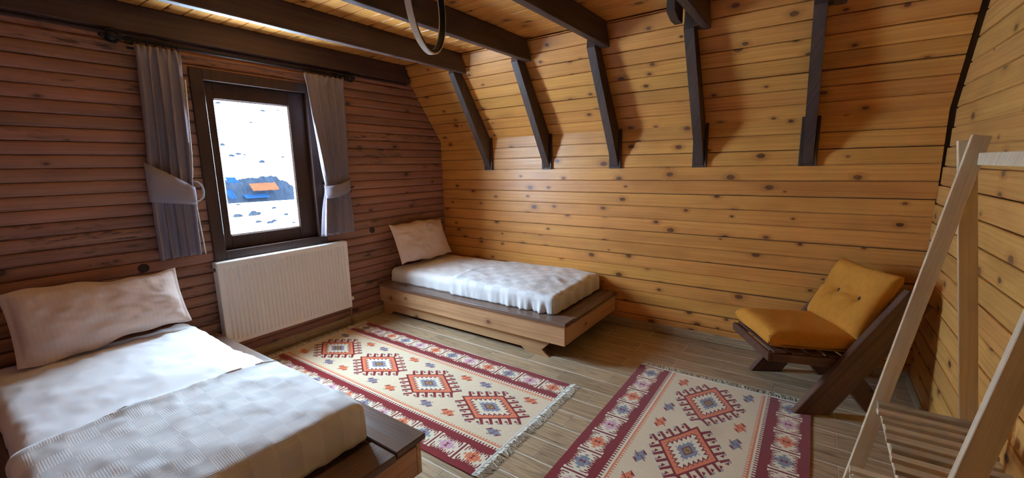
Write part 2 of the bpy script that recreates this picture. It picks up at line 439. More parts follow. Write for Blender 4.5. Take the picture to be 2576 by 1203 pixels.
# ---- window wall (half-log siding) with the window opening
OY0, OY1, OZ0, OZ1 = -2.432, -1.640, .905, 2.195      # rough opening
wl = bmesh.new()
for (a, b, c, d) in ((RY-.1, .1, -.05, OZ0), (RY-.1, .1, OZ1, CZ+.1), (RY-.1, OY0, OZ0, OZ1), (OY1, .1, OZ0, OZ1)):
    add_box(wl, -.14, -.022, a, b, c, d)
wl = struct(link('wall_left', bm_mesh('wall_left', wl), LOGBACK))
PL = .0795; z0 = 2.359 - PL*30
while z0 < CZ:
    zt = min(z0+PL, CZ)
    b1, t1 = -slope_y(z0), -slope_y(zt)
    B0, T0, B1, T1 = b1, t1, -RY-b1, -RY-t1       # run along -y from the far side
    args = dict(t=.022+.002, kind='log', jit=.0018)
    if zt > OZ0 and z0 < OZ1:
        plank(wl, LOG, (-.022, 0, 0), -Y, Z, X, B0, T0, -OY1, -OY1, z0, zt-z0, **args)
        plank(wl, LOG, (-.022, 0, 0), -Y, Z, X, -OY0, -OY0, B1, T1, z0, zt-z0, **args)
    else:
        plank(wl, LOG, (-.022, 0, 0), -Y, Z, X, B0, T0, B1, T1, z0, zt-z0, **args)
    z0 += PL
# ---- baseboards of the same wood-look tile
bb = struct(box('baseboard_back', 0, RX, -.0075, .001, .0, .078, GROUT, bev=0))
xs = [0, .62, 1.275, 1.93, 2.585, 2.76, 3.41, 4.06, RX-.014]
for a, b in zip(xs, xs[1:]):
    plank(bb, TILE, (0, -.0065, 0), X, Z, -Y, a+.001, a+.001, b-.001, b-.001, .001, .078, .009, 'flat', name='tile')
bb = struct(box('baseboard_left', .001, .008, RY, 0, .0, .078, GROUT, bev=0))
ys = [.016, .66, 1.315, 1.97, 2.625, 3.28, 4.1]
for a, b in zip(ys, ys[1:]):
    plank(bb, TILE, (.007, 0, 0), -Y, Z, X, a+.001, a+.001, b-.001, b-.001, .001, .078, .009, 'flat', name='tile')
bb = struct(box('baseboard_right', RX-.022, RX-.014, RY, 0, .0, .078, GROUT, bev=0))
ys = [.02, .5, 1.15, 1.8, 2.45, 3.1, 3.75, 4.1]
for a, b in zip(ys, ys[1:]):
    plank(bb, TILE, (RX-.0215, 0, 0), -Y, Z, -X, a+.001, a+.001, b-.001, b-.001, .001, .078, .009, 'flat', name='tile')

# ---- window
win = struct(empty('window_1', (0, -2.036, 1.55)))
def wpart(name, y0, y1, z0, z1, x0, x1, mat=FRAME, bev=.002, parent=win):
    o = box(name, x0, x1, y0+2.036, y1+2.036, z0-1.55, z1-1.55, mat, parent, bev); return o
CY0, CY1, CZ0, CZ1 = -2.508, -1.578, .850, 2.262      # outer casing
IY0, IY1, IZ0, IZ1 = -2.425, -1.652, .920, 2.182      # inner casing edge
FW = FRAME
wpart('casing_board', CY0, IY0, CZ0, CZ1, .000, .022)
wpart('casing_board', IY1, CY1, CZ0, CZ1, .000, .022)
wpart('casing_board', IY0, IY1, IZ1, CZ1, .000, .022)
wpart('casing_board', IY0, IY1, CZ0, IZ0, .000, .022)
# reveal lining
wpart('reveal_board', IY0-.007, IY0, IZ0, IZ1, -.14, .004)
wpart('reveal_board', IY1, IY1+.007, IZ0, IZ1, -.14, .004)
wpart('reveal_board', IY0, IY1, IZ1, IZ1+.008, -.14, .004)
wpart('sill', IY0, IY1, IZ0-.01, IZ0, -.14, .006)
GY0, GY1, GZ0, GZ1 = -2.352, -1.792, 1.026, 2.064       # glass
XF0, XF1 = -.085, -.035
wpart('sash_stile', IY0, GY0, IZ0, IZ1, XF0, XF1, bev=.004)
wpart('sash_stile', GY1, IY1, IZ0, IZ1, XF0, XF1, bev=.004)
wpart('sash_rail', GY0, GY1, IZ0, GZ0, XF0, XF1, bev=.004)
wpart('sash_rail', GY0, GY1, GZ1, IZ1, XF0, XF1, bev=.004)
for (a, b, c, d) in ((GY0, GY0+.008, GZ0, GZ1), (GY1-.008, GY1, GZ0, GZ1), (GY0+.008, GY1-.008, GZ1-.008, GZ1), (GY0+.008, GY1-.008, GZ0, GZ0+.008)):
    wpart('spacer_bar', a, b, c, d, -.074, -.046, mat=RADW, bev=.001)
wpart('pane', GY0+.004, GY1-.004, GZ0+.004, GZ1-.004, -.062, -.058, mat=GLASS, bev=0)

# ------------------------------------------------------------------ beams and rafters
CEN = [.728, 1.472, 2.19, 2.91, 3.637]
BZ = 2.415
ordn = ['nearest the window wall', 'second out from the window wall', 'at the middle of the ceiling', 'fourth out from the window wall', 'farthest right, over the armchair']
def beam(x0, x1, label):
    yb0, yb1 = slope_y(BZ)-.058, RY-slope_y(BZ)+.058
    root = empty('ceiling_beam', (0, (yb0+yb1)/2, BZ))
    cy = (yb0+yb1)/2
    bm = bmesh.new()
    yt0, yt1 = slope_y(CZ)-.016, RY-slope_y(CZ)+.016
    # local x axis = along the beam so that the grain follows it
    poly = [(-(yb0-cy), 0), (-(yt0-cy), CZ-.001-BZ), (-(yt1-cy), CZ-.001-BZ), (-(yb1-cy), 0)]
    add_prism(bm, poly, x0, x1, 'y', .004)
    for v in bm.verts: pass
    o = link('beam_board', bm_mesh('beam_board', bm), BEAM, root)
    o.rotation_euler = (0, 0, -PI/2); 
    tag(root, label, 'beam', 'dark ceiling beams')
    return root
beam(.003, .062, 'dark ceiling beam running along the top of the window wall above the curtains')
blab = ['dark ceiling beam ending at the leftmost rafter', 'dark ceiling beam behind the ring lamp ending at the second rafter from the window wall',
        'dark ceiling beam ending at the middle rafter of the sloped ceiling', 'dark ceiling beam ending at the fourth rafter, beside a short side block',
        'dark ceiling beam whose end just shows beside the rightmost rafter above the armchair']
for c, lb in zip(CEN, blab): beam(c+.068, c+.124, lb)
rlab = ['dark rafter on the sloped wall above the made single bed, leftmost', 'dark rafter second from the window wall, with its boxed foot',
        'dark rafter in the middle of the five on the sloped wall', 'dark rafter fourth from the window wall, short block beside its top',
        'dark rafter rightmost of the five, above the mustard armchair']
for i, (c, lb) in enumerate(zip(CEN, rlab)):
    root = empty('rafter', (c, 0, 1.48))
    # post: polygon in (y, z), front edge from the wall foot up to the beam
    y0, z0, y1, z1 = -.026, 1.500, -.572, BZ+.0
    ztop = BZ + .155
    fy = lambda z: y0+(z-z0)*(y1-y0)/(z1-z0)
    poly = [(y0, z0-1.48), (fy(ztop)+.0, ztop-1.48), (slope_y(ztop)-.016, ztop-1.48), (slope_y(KZ)-.014, KZ-1.48-.012), (-.014, z0-1.48)]
    # above the beam underside the post is set back behind the beam end
    poly = [(y0, z0-1.48), (y1, z1-1.48), (y1+.02, ztop-1.48), (slope_y(ztop)-.018, ztop-1.48), (-.015, KZ-1.48-.02), (-.015, z0-1.48)]
    prism('post', poly, -.033, .033, BEAM_Z, root, axis='x', bev=.003)
    box('packing_block', .034, .066, slope_y(2.44)-.14, slope_y(2.44)-.03, 2.425-1.48, 2.50-1.48, BEAM, root, .002)
    # U-shaped housing of mitred boards round the foot
    hz0, hz1 = 1.482-1.48, 1.832-1.48
    for sx in (-1, 1):
        bm = bmesh.new()
        pl = [(-.011, hz0), (-.034, hz0), (-.034, hz1-.03), (-.020, hz1), (-.011, KZ-1.48-.004)]
        add_prism(bm, pl, sx*.036, sx*.055, 'x', .0015)
        link('housing_side', bm_mesh('housing_side', bm), BEAM_Z, root)
    bm = bmesh.new(); add_prism(bm, [(-.034, hz0), (-.055+.021, hz0), (.034, hz0), (.034, hz0+.018), (-.034, hz0+.018)], -.034, -.011, 'y', .001)
    bm.free(); box('housing_sill', -.0352, .0352, -.034, -.011, hz0, hz0+.018, BEAM_Z, root, .0015)
    if i == 3:
        prism('side_block', [(-.80, 1.0), (-.70, .968), (-.60, .968), (-.60, 1.075), (-.80, 1.075)], -.088, -.034, BEAM_Z, root, axis='x', bev=.003)
    tag(root, lb, 'rafter', 'rafters on the sloped wall')

# thin trims under the wall beam
for n_, (zz, xo) in enumerate(((2.392, .012), (2.330, .006))):
    o = box('trim_%d' % (n_+1), .001, .004+xo, RY+.5, -.50+.0 if n_ == 0 else -.6, zz, zz+.016, BEAM if n_ == 0 else LOG, bev=.002); struct(o)
# ------------------------------------------------------------------ soft things
def rounded_box_mesh(name, x0, x1, y0, y1, z0, z1, r, nx, ny, nz, disp=None, open_bottom=True, xmin=None):
    """closed/open rounded box as a lattice; disp(p, n) -> new p"""
    bm = bmesh.new(); idx = {}
    def vert(i, j, k):
        key = (i, j, k)
        if key in idx: return idx[key]
        u, v, w = i/nx, j/ny, k/nz
        p = Vector((x0+u*(x1-x0), y0+v*(y1-y0), z0+w*(z1-z0)))
        q = Vector((min(max(p.x, x0+r), x1-r), min(max(p.y, y0+r), y1-r), min(p.z, z1-r)))
        d = p-q
        if d.length > 1e-9:
            nrm = d.normalized(); p = q + nrm*r if (abs(d.x) > 1e-9)+(abs(d.y) > 1e-9)+(d.z > 1e-9) > 1 else p
        else: nrm = Vector((0, 0, 1))
        if disp: p = disp(p, nrm)
        idx[key] = bm.verts.new(p); return idx[key]
    def quad(a, b, c, d):
        bm.faces.new((vert(*a), vert(*b), vert(*c), vert(*d)))
    for i in range(nx):
        for j in range(ny):
            quad((i, j, nz), (i+1, j, nz), (i+1, j+1, nz), (i, j+1, nz))
            if not open_bottom: quad((i, j, 0), (i, j+1, 0), (i+1, j+1, 0), (i+1, j, 0))
    for i in range(nx):
        for k in range(nz):
            quad((i, 0, k), (i+1, 0, k), (i+1, 0, k+1), (i, 0, k+1)); quad((i, ny, k), (i, ny, k+1), (i+1, ny, k+1), (i+1, ny, k))
    for j in range(ny):
        for k in range(nz):
            quad((nx, j, k), (nx, j+1, k), (nx, j+1, k+1), (nx, j, k+1)); quad((0, j, k), (0, j, k+1), (0, j+1, k+1), (0, j+1, k))
    return bm_mesh(name, bm)

def bed(loc, L, W, mir, labels, end_y_board, ext=0):
    """platform bed; local x from headboard wall to foot, local y: 0 = long visible front edge, +y to the back"""
    bx, by = loc
    root = empty('platform_bed', (bx, by, 0))
    H = .335
    # ledge planks on top (overhanging), butt-jointed frame below
    box('ledge_plank', 0.0, L, 0, .165, H-.028, H, LEDGE, root, .003)
    m = Matrix.Translation((L-.004-.165, .1655, 0))
    def yb(name, x0, x1, y0, y1, z0, z1, mat, bev=.003):
        # board whose grain runs along world y: build rotated
        bm = bmesh.new(); add_box(bm, 0, y1-y0, -(x1-x0)/2, (x1-x0)/2, z0, z1, bev)
        o = link(name, bm_mesh(name, bm), mat, root); o.location = ((x0+x1)/2, y0, 0); o.rotation_euler = (0, 0, PI/2); return o
    yb('ledge_plank', L-.17, L-.004, .1655, W-.001, H-.046, H-.012, LEDGE)
    yb('ledge_plank', .002, .14, .1655, W-.001, H-.046, H-.012, LEDGE)
    box('ledge_plank', .142, L-.172, W-.12, W-.001, H-.046, H-.012, LEDGE, root, .003)
    box('deck_board', .142, L-.172, .167, W-.122, H-.060, H-.030, LEDGE, root, .002)
    box('front_board', .004, L-.014, .020, .045, .142, H-.0285, BEDW, root, .002)
    yb('end_board', L-.0395, L-.0145, .0455, W-.003, .142, H-.0465, BEDW)
    # recessed lower board with splayed trapezoid feet
    xe = L-.12
    poly = [(.03, .1415), (.0, .0)] if False else None
    fb = [(.004, .1415), (.004, .0), (.12, .0), (.16, .040), (xe-.32, .040), (xe-.27, .0), (xe-.05, .0), (xe-.125, .052), (xe-.03, .1415)]
    prism('lower_board', fb, .055, .080, BEDW, root, axis='y', bev=.0015)
    for yy0 in (.0805, W-.07):
        fp = [(xe-.30, .040), (xe-.262, .0), (xe-.052, .0), (xe-.125, .051), (xe-.06, .141), (xe-.30, .141)]
        prism('foot', fp, yy0, yy0+.045, LEDGE, root, axis='y', bev=.002)
    fp = [(.006, .0), (.11, .0), (.11, .141), (.006, .141)]
    prism('foot', fp, W-.07, W-.025, LEDGE, root, axis='y', bev=.002)
    return root
B2 = bed((.012, -1.062), 2.222, 1.045, False, None, None)
tag(B2, 'low wooden platform bed in the corner under the sloped wall, beyond the patterned rug', 'bed', 'platform beds')
B1 = bed((.10, -3.745), 2.235, 1.155, False, None, None)
# the near bed is the mirror twin: its long visible edge faces the rug (+y)
for ch in B1.children:
    pass
B1.scale = (1, 1, 1)

def soft_noise(p, s, a): return a*noise.noise(Vector((p.x*s, p.y*s, p.z*s)))

def mattress(name, x0, x1, y0, y1, z0, z1, seed, mat, label):
    o = empty(name, ((x0+x1)/2, (y0+y1)/2, z0))
    cx, cy = (x0+x1)/2, (y0+y1)/2
    def dsp(p, n):
        q = p + Vector((seed, seed*2, 0))
        crown = .03*(1-((p.x-cx)/(x1-x0)*2)**4)*(1-((p.y-cy)/(y1-y0)*2)**2)*(1 if p.z > z0+.03 else 0)
        h = (p.z-z0)/(z1-z0)
        wr = soft_noise(q, 3.2, .013)+soft_noise(q, 8, .004)+.014*max(0, fbm(q.x*7+q.y*3, q.y*12, 0))-.005*abs(fbm(q.x*6, q.y*6, 4))
        p = p + n*wr*(.3+.7*min(1, h*1.5)) + Vector((0, 0, crown*h))
        if n.z < .5 and h < .6:                      # gathers at the hem
            s = p.x if abs(n.y) > abs(n.x) else p.y
            p = p + Vector((n.x, n.y, 0)).normalized()*.004*math.sin(s*34+6*noise.noise(Vector((s*3, seed, 0))))*(1-h/.6)
        p.z = max(p.z, z0+.0)
        return p - Vector((cx, cy, z0))
    m = rounded_box_mesh(name, x0, x1, y0, y1, z0, z1, .055, 84, 44, 8, dsp, open_bottom=False)
    link('fitted_sheet', m, mat, o, smooth=True)
    return o
def blanket(name, x0, x1, y0, y1, z0, z1, seed, mat, slant=0.0, fold=.02):
    """cover over the foot half: top, both long sides and the end; rolled edge at its head side"""
    o = empty(name, ((x0+x1)/2, (y0+y1)/2, z0))
    cx, cy = (x0+x1)/2, (y0+y1)/2; MX0 = x0-1.2
    def dsp(p, n):
        q = p + Vector((seed, seed*2, 0))
        h = min(1, (p.z-z0)/(z1-z0))
        L0 = x1-1.0
        crown = .030*(1-((p.y-cy)/(y1-y0)*2)**2)*max(0, 1-max(0, (p.x-(x1-.5))/.5)**3)
        wr = soft_noise(q, 3.0, .012)+soft_noise(q, 9, .006)+.013*max(0, fbm(q.x*5+q.y*2, q.y*9, 0))
        edge = math.exp(-((p.x-x0)/.03)**2)*.008
        p = p + n*(wr*(.35+.65*h)+edge) + Vector((0, 0, crown*h))
        if n.z < .5 and h < .75:
            s = p.x if abs(n.y) > abs(n.x) else p.y
            a = .0035 if abs(n.x) > abs(n.y) else .0035+.014*min(1, max(0, (p.x-(x1-.62))/.45))
            a *= (math.sin(s*40+4*noise.noise(Vector((s*4, seed, 0))))+.6*math.sin(s*97+1))*(1-h/.75)
            p = p + Vector((n.x, n.y, 0)).normalized()*a
        p.z = max(p.z, z0+.001)
        return p
    m = rounded_box_mesh(name, x0-.3, x1, y0, y1, z0, z1, .048, 96, 60, 10, dsp, open_bottom=True)
    bm = bmesh.new(); bm.from_mesh(m)
    dead = []
    for v in bm.verts:
        lim = x0 + slant*(v.co.y-cy) + .010*noise.noise(Vector((v.co.y*6, seed, 1)))
        if v.co.x < lim-.012: dead.append(v)
        elif v.co.x < lim+.006: v.co.x = lim
    bmesh.ops.delete(bm, geom=dead, context='VERTS')
    for v in bm.verts: v.co -= Vector((cx, cy, z0))
    bm.to_mesh(m); bm.free()
    b = link('cover', m, mat, o, smooth=True)
    md = b.modifiers.new('solid', 'SOLIDIFY'); md.thickness = .007; md.offset = -1
    return o

def pillow(name, L, W, T, mat, seed, nx=60, ny=40, taper=0.0):
    """lying pillow: local x long, y wide, z thick, pinched corners, crumpled case"""
    vs = []; fs = []
    def P(i, j, side):
        u = -1+2*i/nx; v = -1+2*j/ny
        pin = 1-.035*(1-abs(u)**2)*abs(v)**3 ; pin2 = 1-.03*(1-abs(v)**2)*abs(u)**3
        x = u*L/2*pin2; y = v*W/2*pin*(1+taper*u)
        e = max(0, (1-(abs(u)/.95)**3.2))*max(0, (1-(abs(v)/.93)**3.2)) if abs(u) < .95 and abs(v) < .93 else 0
        z = side*(T/2*e**.55 + .002)
        q = Vector((x+seed, y, side*.3))
        z += side*(.020*fbm(q.x*4, q.y*5, q.z)*(e**.5) + .011*abs(fbm(q.x*9, q.y*14, q.z))*(e**.3+.2) + .006*max(0, math.sin(q.x*9-q.y*16+3*fbm(q.x*3, q.y*3, 1)))*e**.4)
        y += (.010*math.sin(u*4.3+seed)+.006*math.sin(u*11+seed))*(v**3)
        z += .008*noise.noise(Vector((x*8, y*8, seed)))*(1-e)
        return (x, y, z)
    n = (nx+1)*(ny+1)
    for side in (1, -1):
        for j in range(ny+1):
            for i in range(nx+1): vs.append(P(i, j, side))
    for j in range(ny):
        for i in range(nx):
            a = j*(nx+1)+i
            fs.append((a, a+1, a+nx+2, a+nx+1)); fs.append((n+a, n+a+nx+1, n+a+nx+2, n+a+1))
    def rim(a, b): fs.append((a, n+a, n+b, b))
    for i in range(nx): rim(i, i+1); rim(ny*(nx+1)+i+1, ny*(nx+1)+i)
    for j in range(ny): rim((j+1)*(nx+1), j*(nx+1)); rim(j*(nx+1)+nx, (j+1)*(nx+1)+nx)
    return mesh_pd(name, vs, fs)

# --- far bed bedding
MT2 = mattress('mattress', .045, 2.045, -.925, -.045, .337, .475, 3.0, SHEETS, '')
tag(MT2, 'white-sheeted mattress on the bed in the far corner', 'mattress')
BK2 = blanket('blanket', 1.00, 2.075, -.950, -.028, .338, .492, 5.0, DAMASK2, slant=.12)
tag(BK2, 'white checked blanket over the foot half of the bed in the corner', 'blanket')
# --- near bed bedding
MT1 = mattress('mattress', .14, 2.12, -3.700, -2.770, .337, .490, 11.0, SHEET, '')
tag(MT1, 'white-sheeted mattress on the near bed below the radiator side', 'mattress')
BK1 = blanket('blanket', 1.38, 2.150, -3.715, -2.745, .338, .510, 8.0, DAMASK, slant=.03)
tag(BK1, 'white damask blanket folded over the foot half of the near bed', 'blanket')

def place_pillow(name, L, W, T, seed, loc, tilt, yaw, roll, mat, label, taper=0.0):
    m = pillow(name, L, W, T, mat, seed, taper=taper)
    o = link(name, m, mat, None, smooth=True)
    # local x -> world -y (long side along the wall), local y -> up the wall
    R = Matrix.Rotation(yaw, 4, 'Z') @ Matrix(((0, -math.cos(tilt), math.sin(tilt), 0), (-1, 0, 0, 0), (0, math.sin(tilt), math.cos(tilt), 0), (0, 0, 0, 1)))
    R = R @ Matrix.Rotation(roll, 4, 'Z')
    R.translation = Vector(loc); o.matrix_world = R
    tag(o, label, 'pillow', 'pillows'); return o
place_pillow('pillow', .74, .44, .15, 2.0, (.185, -.560, .735), math.radians(66), 0, math.radians(1), PILLOWM, 'square-cornered white striped pillow propped on the corner bed')
place_pillow('pillow', .79, .395, .16, 6.0, (.245, -3.195, .708), math.radians(66), 0, math.radians(-0.5), PILLOWM, 'long white striped pillow propped against the log wall on the near bed', .12)

# ------------------------------------------------------------------ rugs
def rug_image():
    RES = .0015; Ls, Ws = 2.26, 1.072
    ns, nt = int(Ls/RES), int(Ws/RES)
    s = (np.arange(ns)+.5)*RES; t = (np.arange(nt)+.5)*RES
    S, T = np.meshgrid(s, t, indexing='ij')
    C = {k: np.array(srgb(*v)) for k, v in dict(cream=(234, 214, 180), mar=(140, 24, 28), org=(234, 130, 84), blu=(142, 144, 156), pnk=(222, 172, 184), olv=(160, 144, 88), cr2=(242, 228, 198)).items()}
    img = np.empty((ns, nt, 3)); img[:] = C['cream']
    rng = np.random.RandomState(3)
    saw = lambda x: np.abs((x % 1.0)-.5)*2
    tm = np.minimum(T, Ws-T)
    # side border
    def put(mask, c): img[mask] = C[c] if isinstance(c, str) else c
    put(tm < .217, 'mar')
    # cells
    k = np.floor((S-.105)/.1885+.5); sc = S-(.105+.1885*k); dt = tm-.1075
    tooth = saw(sc/.0275+.5)
    ext = .067 - .024*tooth*(np.abs(sc) < .070) - .004*(np.abs(sc) < .02)
    cell = (np.abs(dt) < ext) & (np.abs(sc) < .088)
    comb = (np.abs(np.abs(sc)-.072) < .0035) & (np.abs(dt) > .018) & (np.abs(dt) < .056)
    put(cell, 'cr2'); put(comb, 'mar')
    star = (np.abs(sc)/.072 + np.abs(dt)/.062) < (.62+.38*(1-saw(sc/.022)))
    kk = (k.astype(int)+3) % 3
    for i, c in enumerate(('blu', 'pnk', 'org')): put(cell & star & (kk == i), c)
    slit = (np.abs(((sc/.0275)+.5) % 1.0-.5) < .12) & (np.abs(dt) > .035) & cell & (np.abs(sc) < .078)
    put(slit, 'mar')
    put((np.abs(sc) < .0045) & (np.abs(dt) < .016), 'mar'); put((np.abs(sc) < .012) & (np.abs(np.abs(dt)-.012) < .003), 'mar')
    # teeth lines
    b = (tm >= .217) & (tm < .247); put(b, 'cr2')
    put((tm >= .217) & (tm < .234) & (((S/.0205) % 1.0) < .5), 'mar')
    put((tm >= .245) & (tm < .254), 'org')
    put((tm >= .254) & (tm < .268) & (((S/.0205+.3) % 1.0) < .42), 'org')
    def poly(pts, c, m=None):
        pts = np.array(pts); lo = pts.min(0)-.002; hi = pts.max(0)+.002
        i0, i1 = max(0, int(lo[0]/RES)), min(ns, int(hi[0]/RES)+1); j0, j1 = max(0, int(lo[1]/RES)), min(nt, int(hi[1]/RES)+1)
        if i0 >= i1 or j0 >= j1: return
        a, b_ = S[i0:i1, j0:j1], T[i0:i1, j0:j1]; ins = np.zeros(a.shape, bool)
        n = len(pts)
        for i in range(n):
            (x1, y1), (x2, y2) = pts[i], pts[(i+1) % n]
            if y1 == y2: continue
            cnd = ((y1 > b_) != (y2 > b_)) & (a < (x2-x1)*(b_-y1)/(y2-y1)+x1)
            ins ^= cnd
        sub = img[i0:i1, j0:j1]; sub[ins] = C[c]
    TC = Ws/2
    for n in range(4):
        c0 = .300+.5535*n+.0
        ds, dtt = (S-c0)/.240, (T-TC)/.156
        q = np.abs(ds)+np.abs(dtt)
        # hooks first
        for a_, b_ in ((1, 1), (1, -1), (-1, 1), (-1, -1)):
            for h in range(5):
                fr = (h+.12)/5.0
                fr = fr if a_ > 0 else fr
                # base on the edge from tip (s end) to side (t end)
                bs, bt = (1-fr), fr
                if a_ < 0: bs, bt = 1-(h+.88)/5.0+.0, (h+.88)/5.0
                P0 = np.array([c0+a_*bs*.24, TC+b_*bt*.156])
                ed = np.array([-a_*.24, b_*.156]); ed = ed/np.linalg.norm(ed)
                no = np.array([a_*.156, b_*.24]); no = no/np.linalg.norm(no); no = (no*.8+np.array([a_*.25, 0])); no /= np.linalg.norm(no)
                if a_ < 0: ed2 = -ed*-1
                w = .021; Lh = .060
                poly([P0, P0+ed*w, P0+ed*w*.8+no*Lh, P0+no*Lh], 'mar')
                tip = P0+no*Lh
                sg = 1 if b_*a_ > 0 else 1
                poly([tip+ed*w*.2, tip+ed*.046-no*.024, tip+ed*.030-no*.040, tip+ed*w-no*.012], 'mar')
                poly([tip+ed*.012+no*.001, tip+ed*.030+no*.001, tip+ed*.036-no*.012, tip+ed*.02-no*.006], 'blu')
        along = (ds-np.sign(ds)*np.sign(dtt)*0-0)
        u = np.abs(ds)-np.abs(dtt)
        j = saw(u*4.5)
        put(q < 1.0, 'mar'); put(q < .905, 'org')
        put(q < .79-.13*j, 'mar'); put(q < .735-.20*j, 'cr2')
        crn = (np.abs(u) > .80) & (q > .60) & (q < .80) ; put(crn & (q < .80), 'mar')
        j2 = saw(u*5.0+.5)
        put(q < .43-.11*j2, 'blu'); put(q < .20, 'mar'); put(q < .145, 'olv')
        put((np.abs(S-c0) < .004) & (np.abs(T-TC) < .012), 'mar')
    # small motifs
    def motif(s0, t0, c):
        z = np.array([s0, t0])
        poly([z+(-.036, .010), z+(-.060, 0), z+(-.030, -.030), z+(-.008, -.020), z+(.000, -.034), z+(.036, -.010), z+(.060, 0), z+(.030, .030), z+(.008, .020), z+(0, .034)], c)
        poly([z+(-.060, 0), z+(-.030, -.030), z+(-.026, -.010)], 'mar'); poly([z+(.060, 0), z+(.030, .030), z+(.026, .010)], 'mar')
        poly([z+(-.030, .034), z+(-.024, .036), z+(.010, .004), z+(.004, .002)], 'mar'); poly([z+(.030, -.034), z+(.024, -.036), z+(-.010, -.004), z+(-.004, -.002)], 'mar')
    for n in range(-1, 5):
        c0 = .105+.5535*n
        for (so, c, tt) in ((0, 'blu', .333), (.375, 'org', .333), (.012, 'org', Ws-.340), (.375, 'blu', Ws-.340)):
            p = c0+so
            if .08 < p < Ls-.06: motif(p, tt, c)
    # woven speckle and blotches
    nz = rng.rand(ns, nt, 1); img *= (.90+.16*nz)
    sp = (rng.rand(ns, nt) < .03); img[sp] *= .68
    row = rng.rand(ns, 1, 1); img *= (.97+.06*row)
    out = np.ones((ns, nt, 4), np.float32); out[..., :3] = np.clip(img, 0, 1)
    im = bpy.data.images.new('kilim_pattern', nt, ns, alpha=False, float_buffer=True)
    im.colorspace_settings.name = 'Linear Rec.709'
    im.pixels.foreach_set(out.ravel()); im.update()
    return im
def rug_mat():
    t = NT('kilim_weave'); im = rug_image()
    tx = t.n('ShaderNodeTexImage'); tx.image = im; tx.interpolation = 'Linear'; tx.extension = 'EXTEND'
    tc = t.n('ShaderNodeTexCoord'); t.L(tc.outputs['UV'], tx.inputs[0])
    n = t.noise(tc.outputs['Object'], 450, 2); t.bump(n, .5, .003)
    t.b.inputs['Sheen Weight'].default_value = .3
    return t.fin(tx.outputs[0], .95, .1)
RUGM = rug_mat()
FRINGE = plain('cotton_fringe', srgb(232, 226, 210), .9, nscale=200, namt=.12)
BAND = plain('cotton_band', srgb(226, 222, 212), .9, nscale=300, namt=.1)

def rug(org, ang, label, seed, fr_a, fr_b, bumps):
    """local x across the width (0..1.072), local y along the length (0..2.26)"""
    W, L = 1.072, 2.26; nx, ny = 40, 90; vs = []; fs = []; uv = []
    def top(x, y):
        z = .0065+.0012*noise.noise(Vector((x*4+seed, y*4, 0)))
        for (bx_, by_, br, bh) in bumps: z += bh*math.exp(-((x-bx_)**2+(y-by_)**2)/br**2)
        return z
    def edge(x, y):
        return x + .003*noise.noise(Vector((y*6, seed, 2)))*(1 if x < .02 or x > W-.02 else 0)
    for j in range(ny+1):
        for i in range(nx+1):
            x, y = W*i/nx, L*j/ny; vs.append((edge(x, y), y, top(x, y)))
    n = len(vs)
    for j in range(ny+1):
        for i in range(nx+1):
            x, y = W*i/nx, L*j/ny; vs.append((edge(x, y), y, .0005))
    for j in range(ny):
        for i in range(nx):
            a = j*(nx+1)+i; fs.append((a, a+1, a+nx+2, a+nx+1)); fs.append((n+a, n+a+nx+1, n+a+nx+2, n+a+1))
    for i in range(nx): fs.append((i, n+i, n+i+1, i+1)); a = ny*(nx+1)+i; fs.append((a+1, n+a+1, n+a, a))
    for j in range(ny):
        a = j*(nx+1); b = (j+1)*(nx+1); fs.append((b, n+b, n+a, a)); a += nx; b += nx; fs.append((a, n+a, n+b, b))
    m = mesh_pd('rug', vs, fs); ul = m.uv_layers.new(name='UVMap')
    for lp in m.loops:
        v = m.vertices[lp.vertex_index].co; ul.data[lp.index].uv = (v.x/W, v.y/L)
    o = link('rug', m, RUGM, None, smooth=False)
    o.location = org; o.rotation_euler = (0, 0, ang)
    tag(o, label, 'rug')
    rnd = random.Random(seed)
    for (y0, sg, ln) in ((0, -1, fr_a), (L, 1, fr_b)):
        if ln <= 0: continue
        box('end_band', .0, W, min(y0, y0+sg*.012), max(y0, y0+sg*.012), .001, .0085, BAND, o, .002)
        bm = bmesh.new(); x = .004
        while x < W-.004:
            base = Vector((x, y0+sg*.011, .006)); k = rnd.randint(3, 4)
            lean = rnd.uniform(-.025, .025)+.012*math.sin(x*17)
            for q in range(k):
                a = lean+rnd.uniform(-.014, .014); l = ln*rnd.uniform(.75, 1.12); lift = rnd.uniform(.003, .012)
                pts = [base+Vector((rnd.uniform(-.002, .002), 0, 0)), base+Vector((a*.4, sg*l*.45, lift)), base+Vector((a, sg*l, -.0035+rnd.uniform(0, .003)))]
                add_tube(bm, pts, [.0017, .0015, .001], 3, caps=False)
            x += rnd.uniform(.006, .0085)
        f = link('fringe', bm_mesh('fringe', bm, False), FRINGE, o); f['kind'] = 'stuff'
    return o
# rug along the window side of the room: length runs along +x
rug((.145, -1.300, 0), -PI/2, 'red-bordered patterned rug with four diamonds lying between the two beds', 1.0, .055, .060, [])
# the second rug in front of the armchair: length runs toward the camera
r2 = rug((2.715+1.074, -.735, 0), PI, 'red-bordered patterned rug with white fringe in front of the mustard armchair', 2.0, .050, .055, [(.53, .60, .10, .010)])

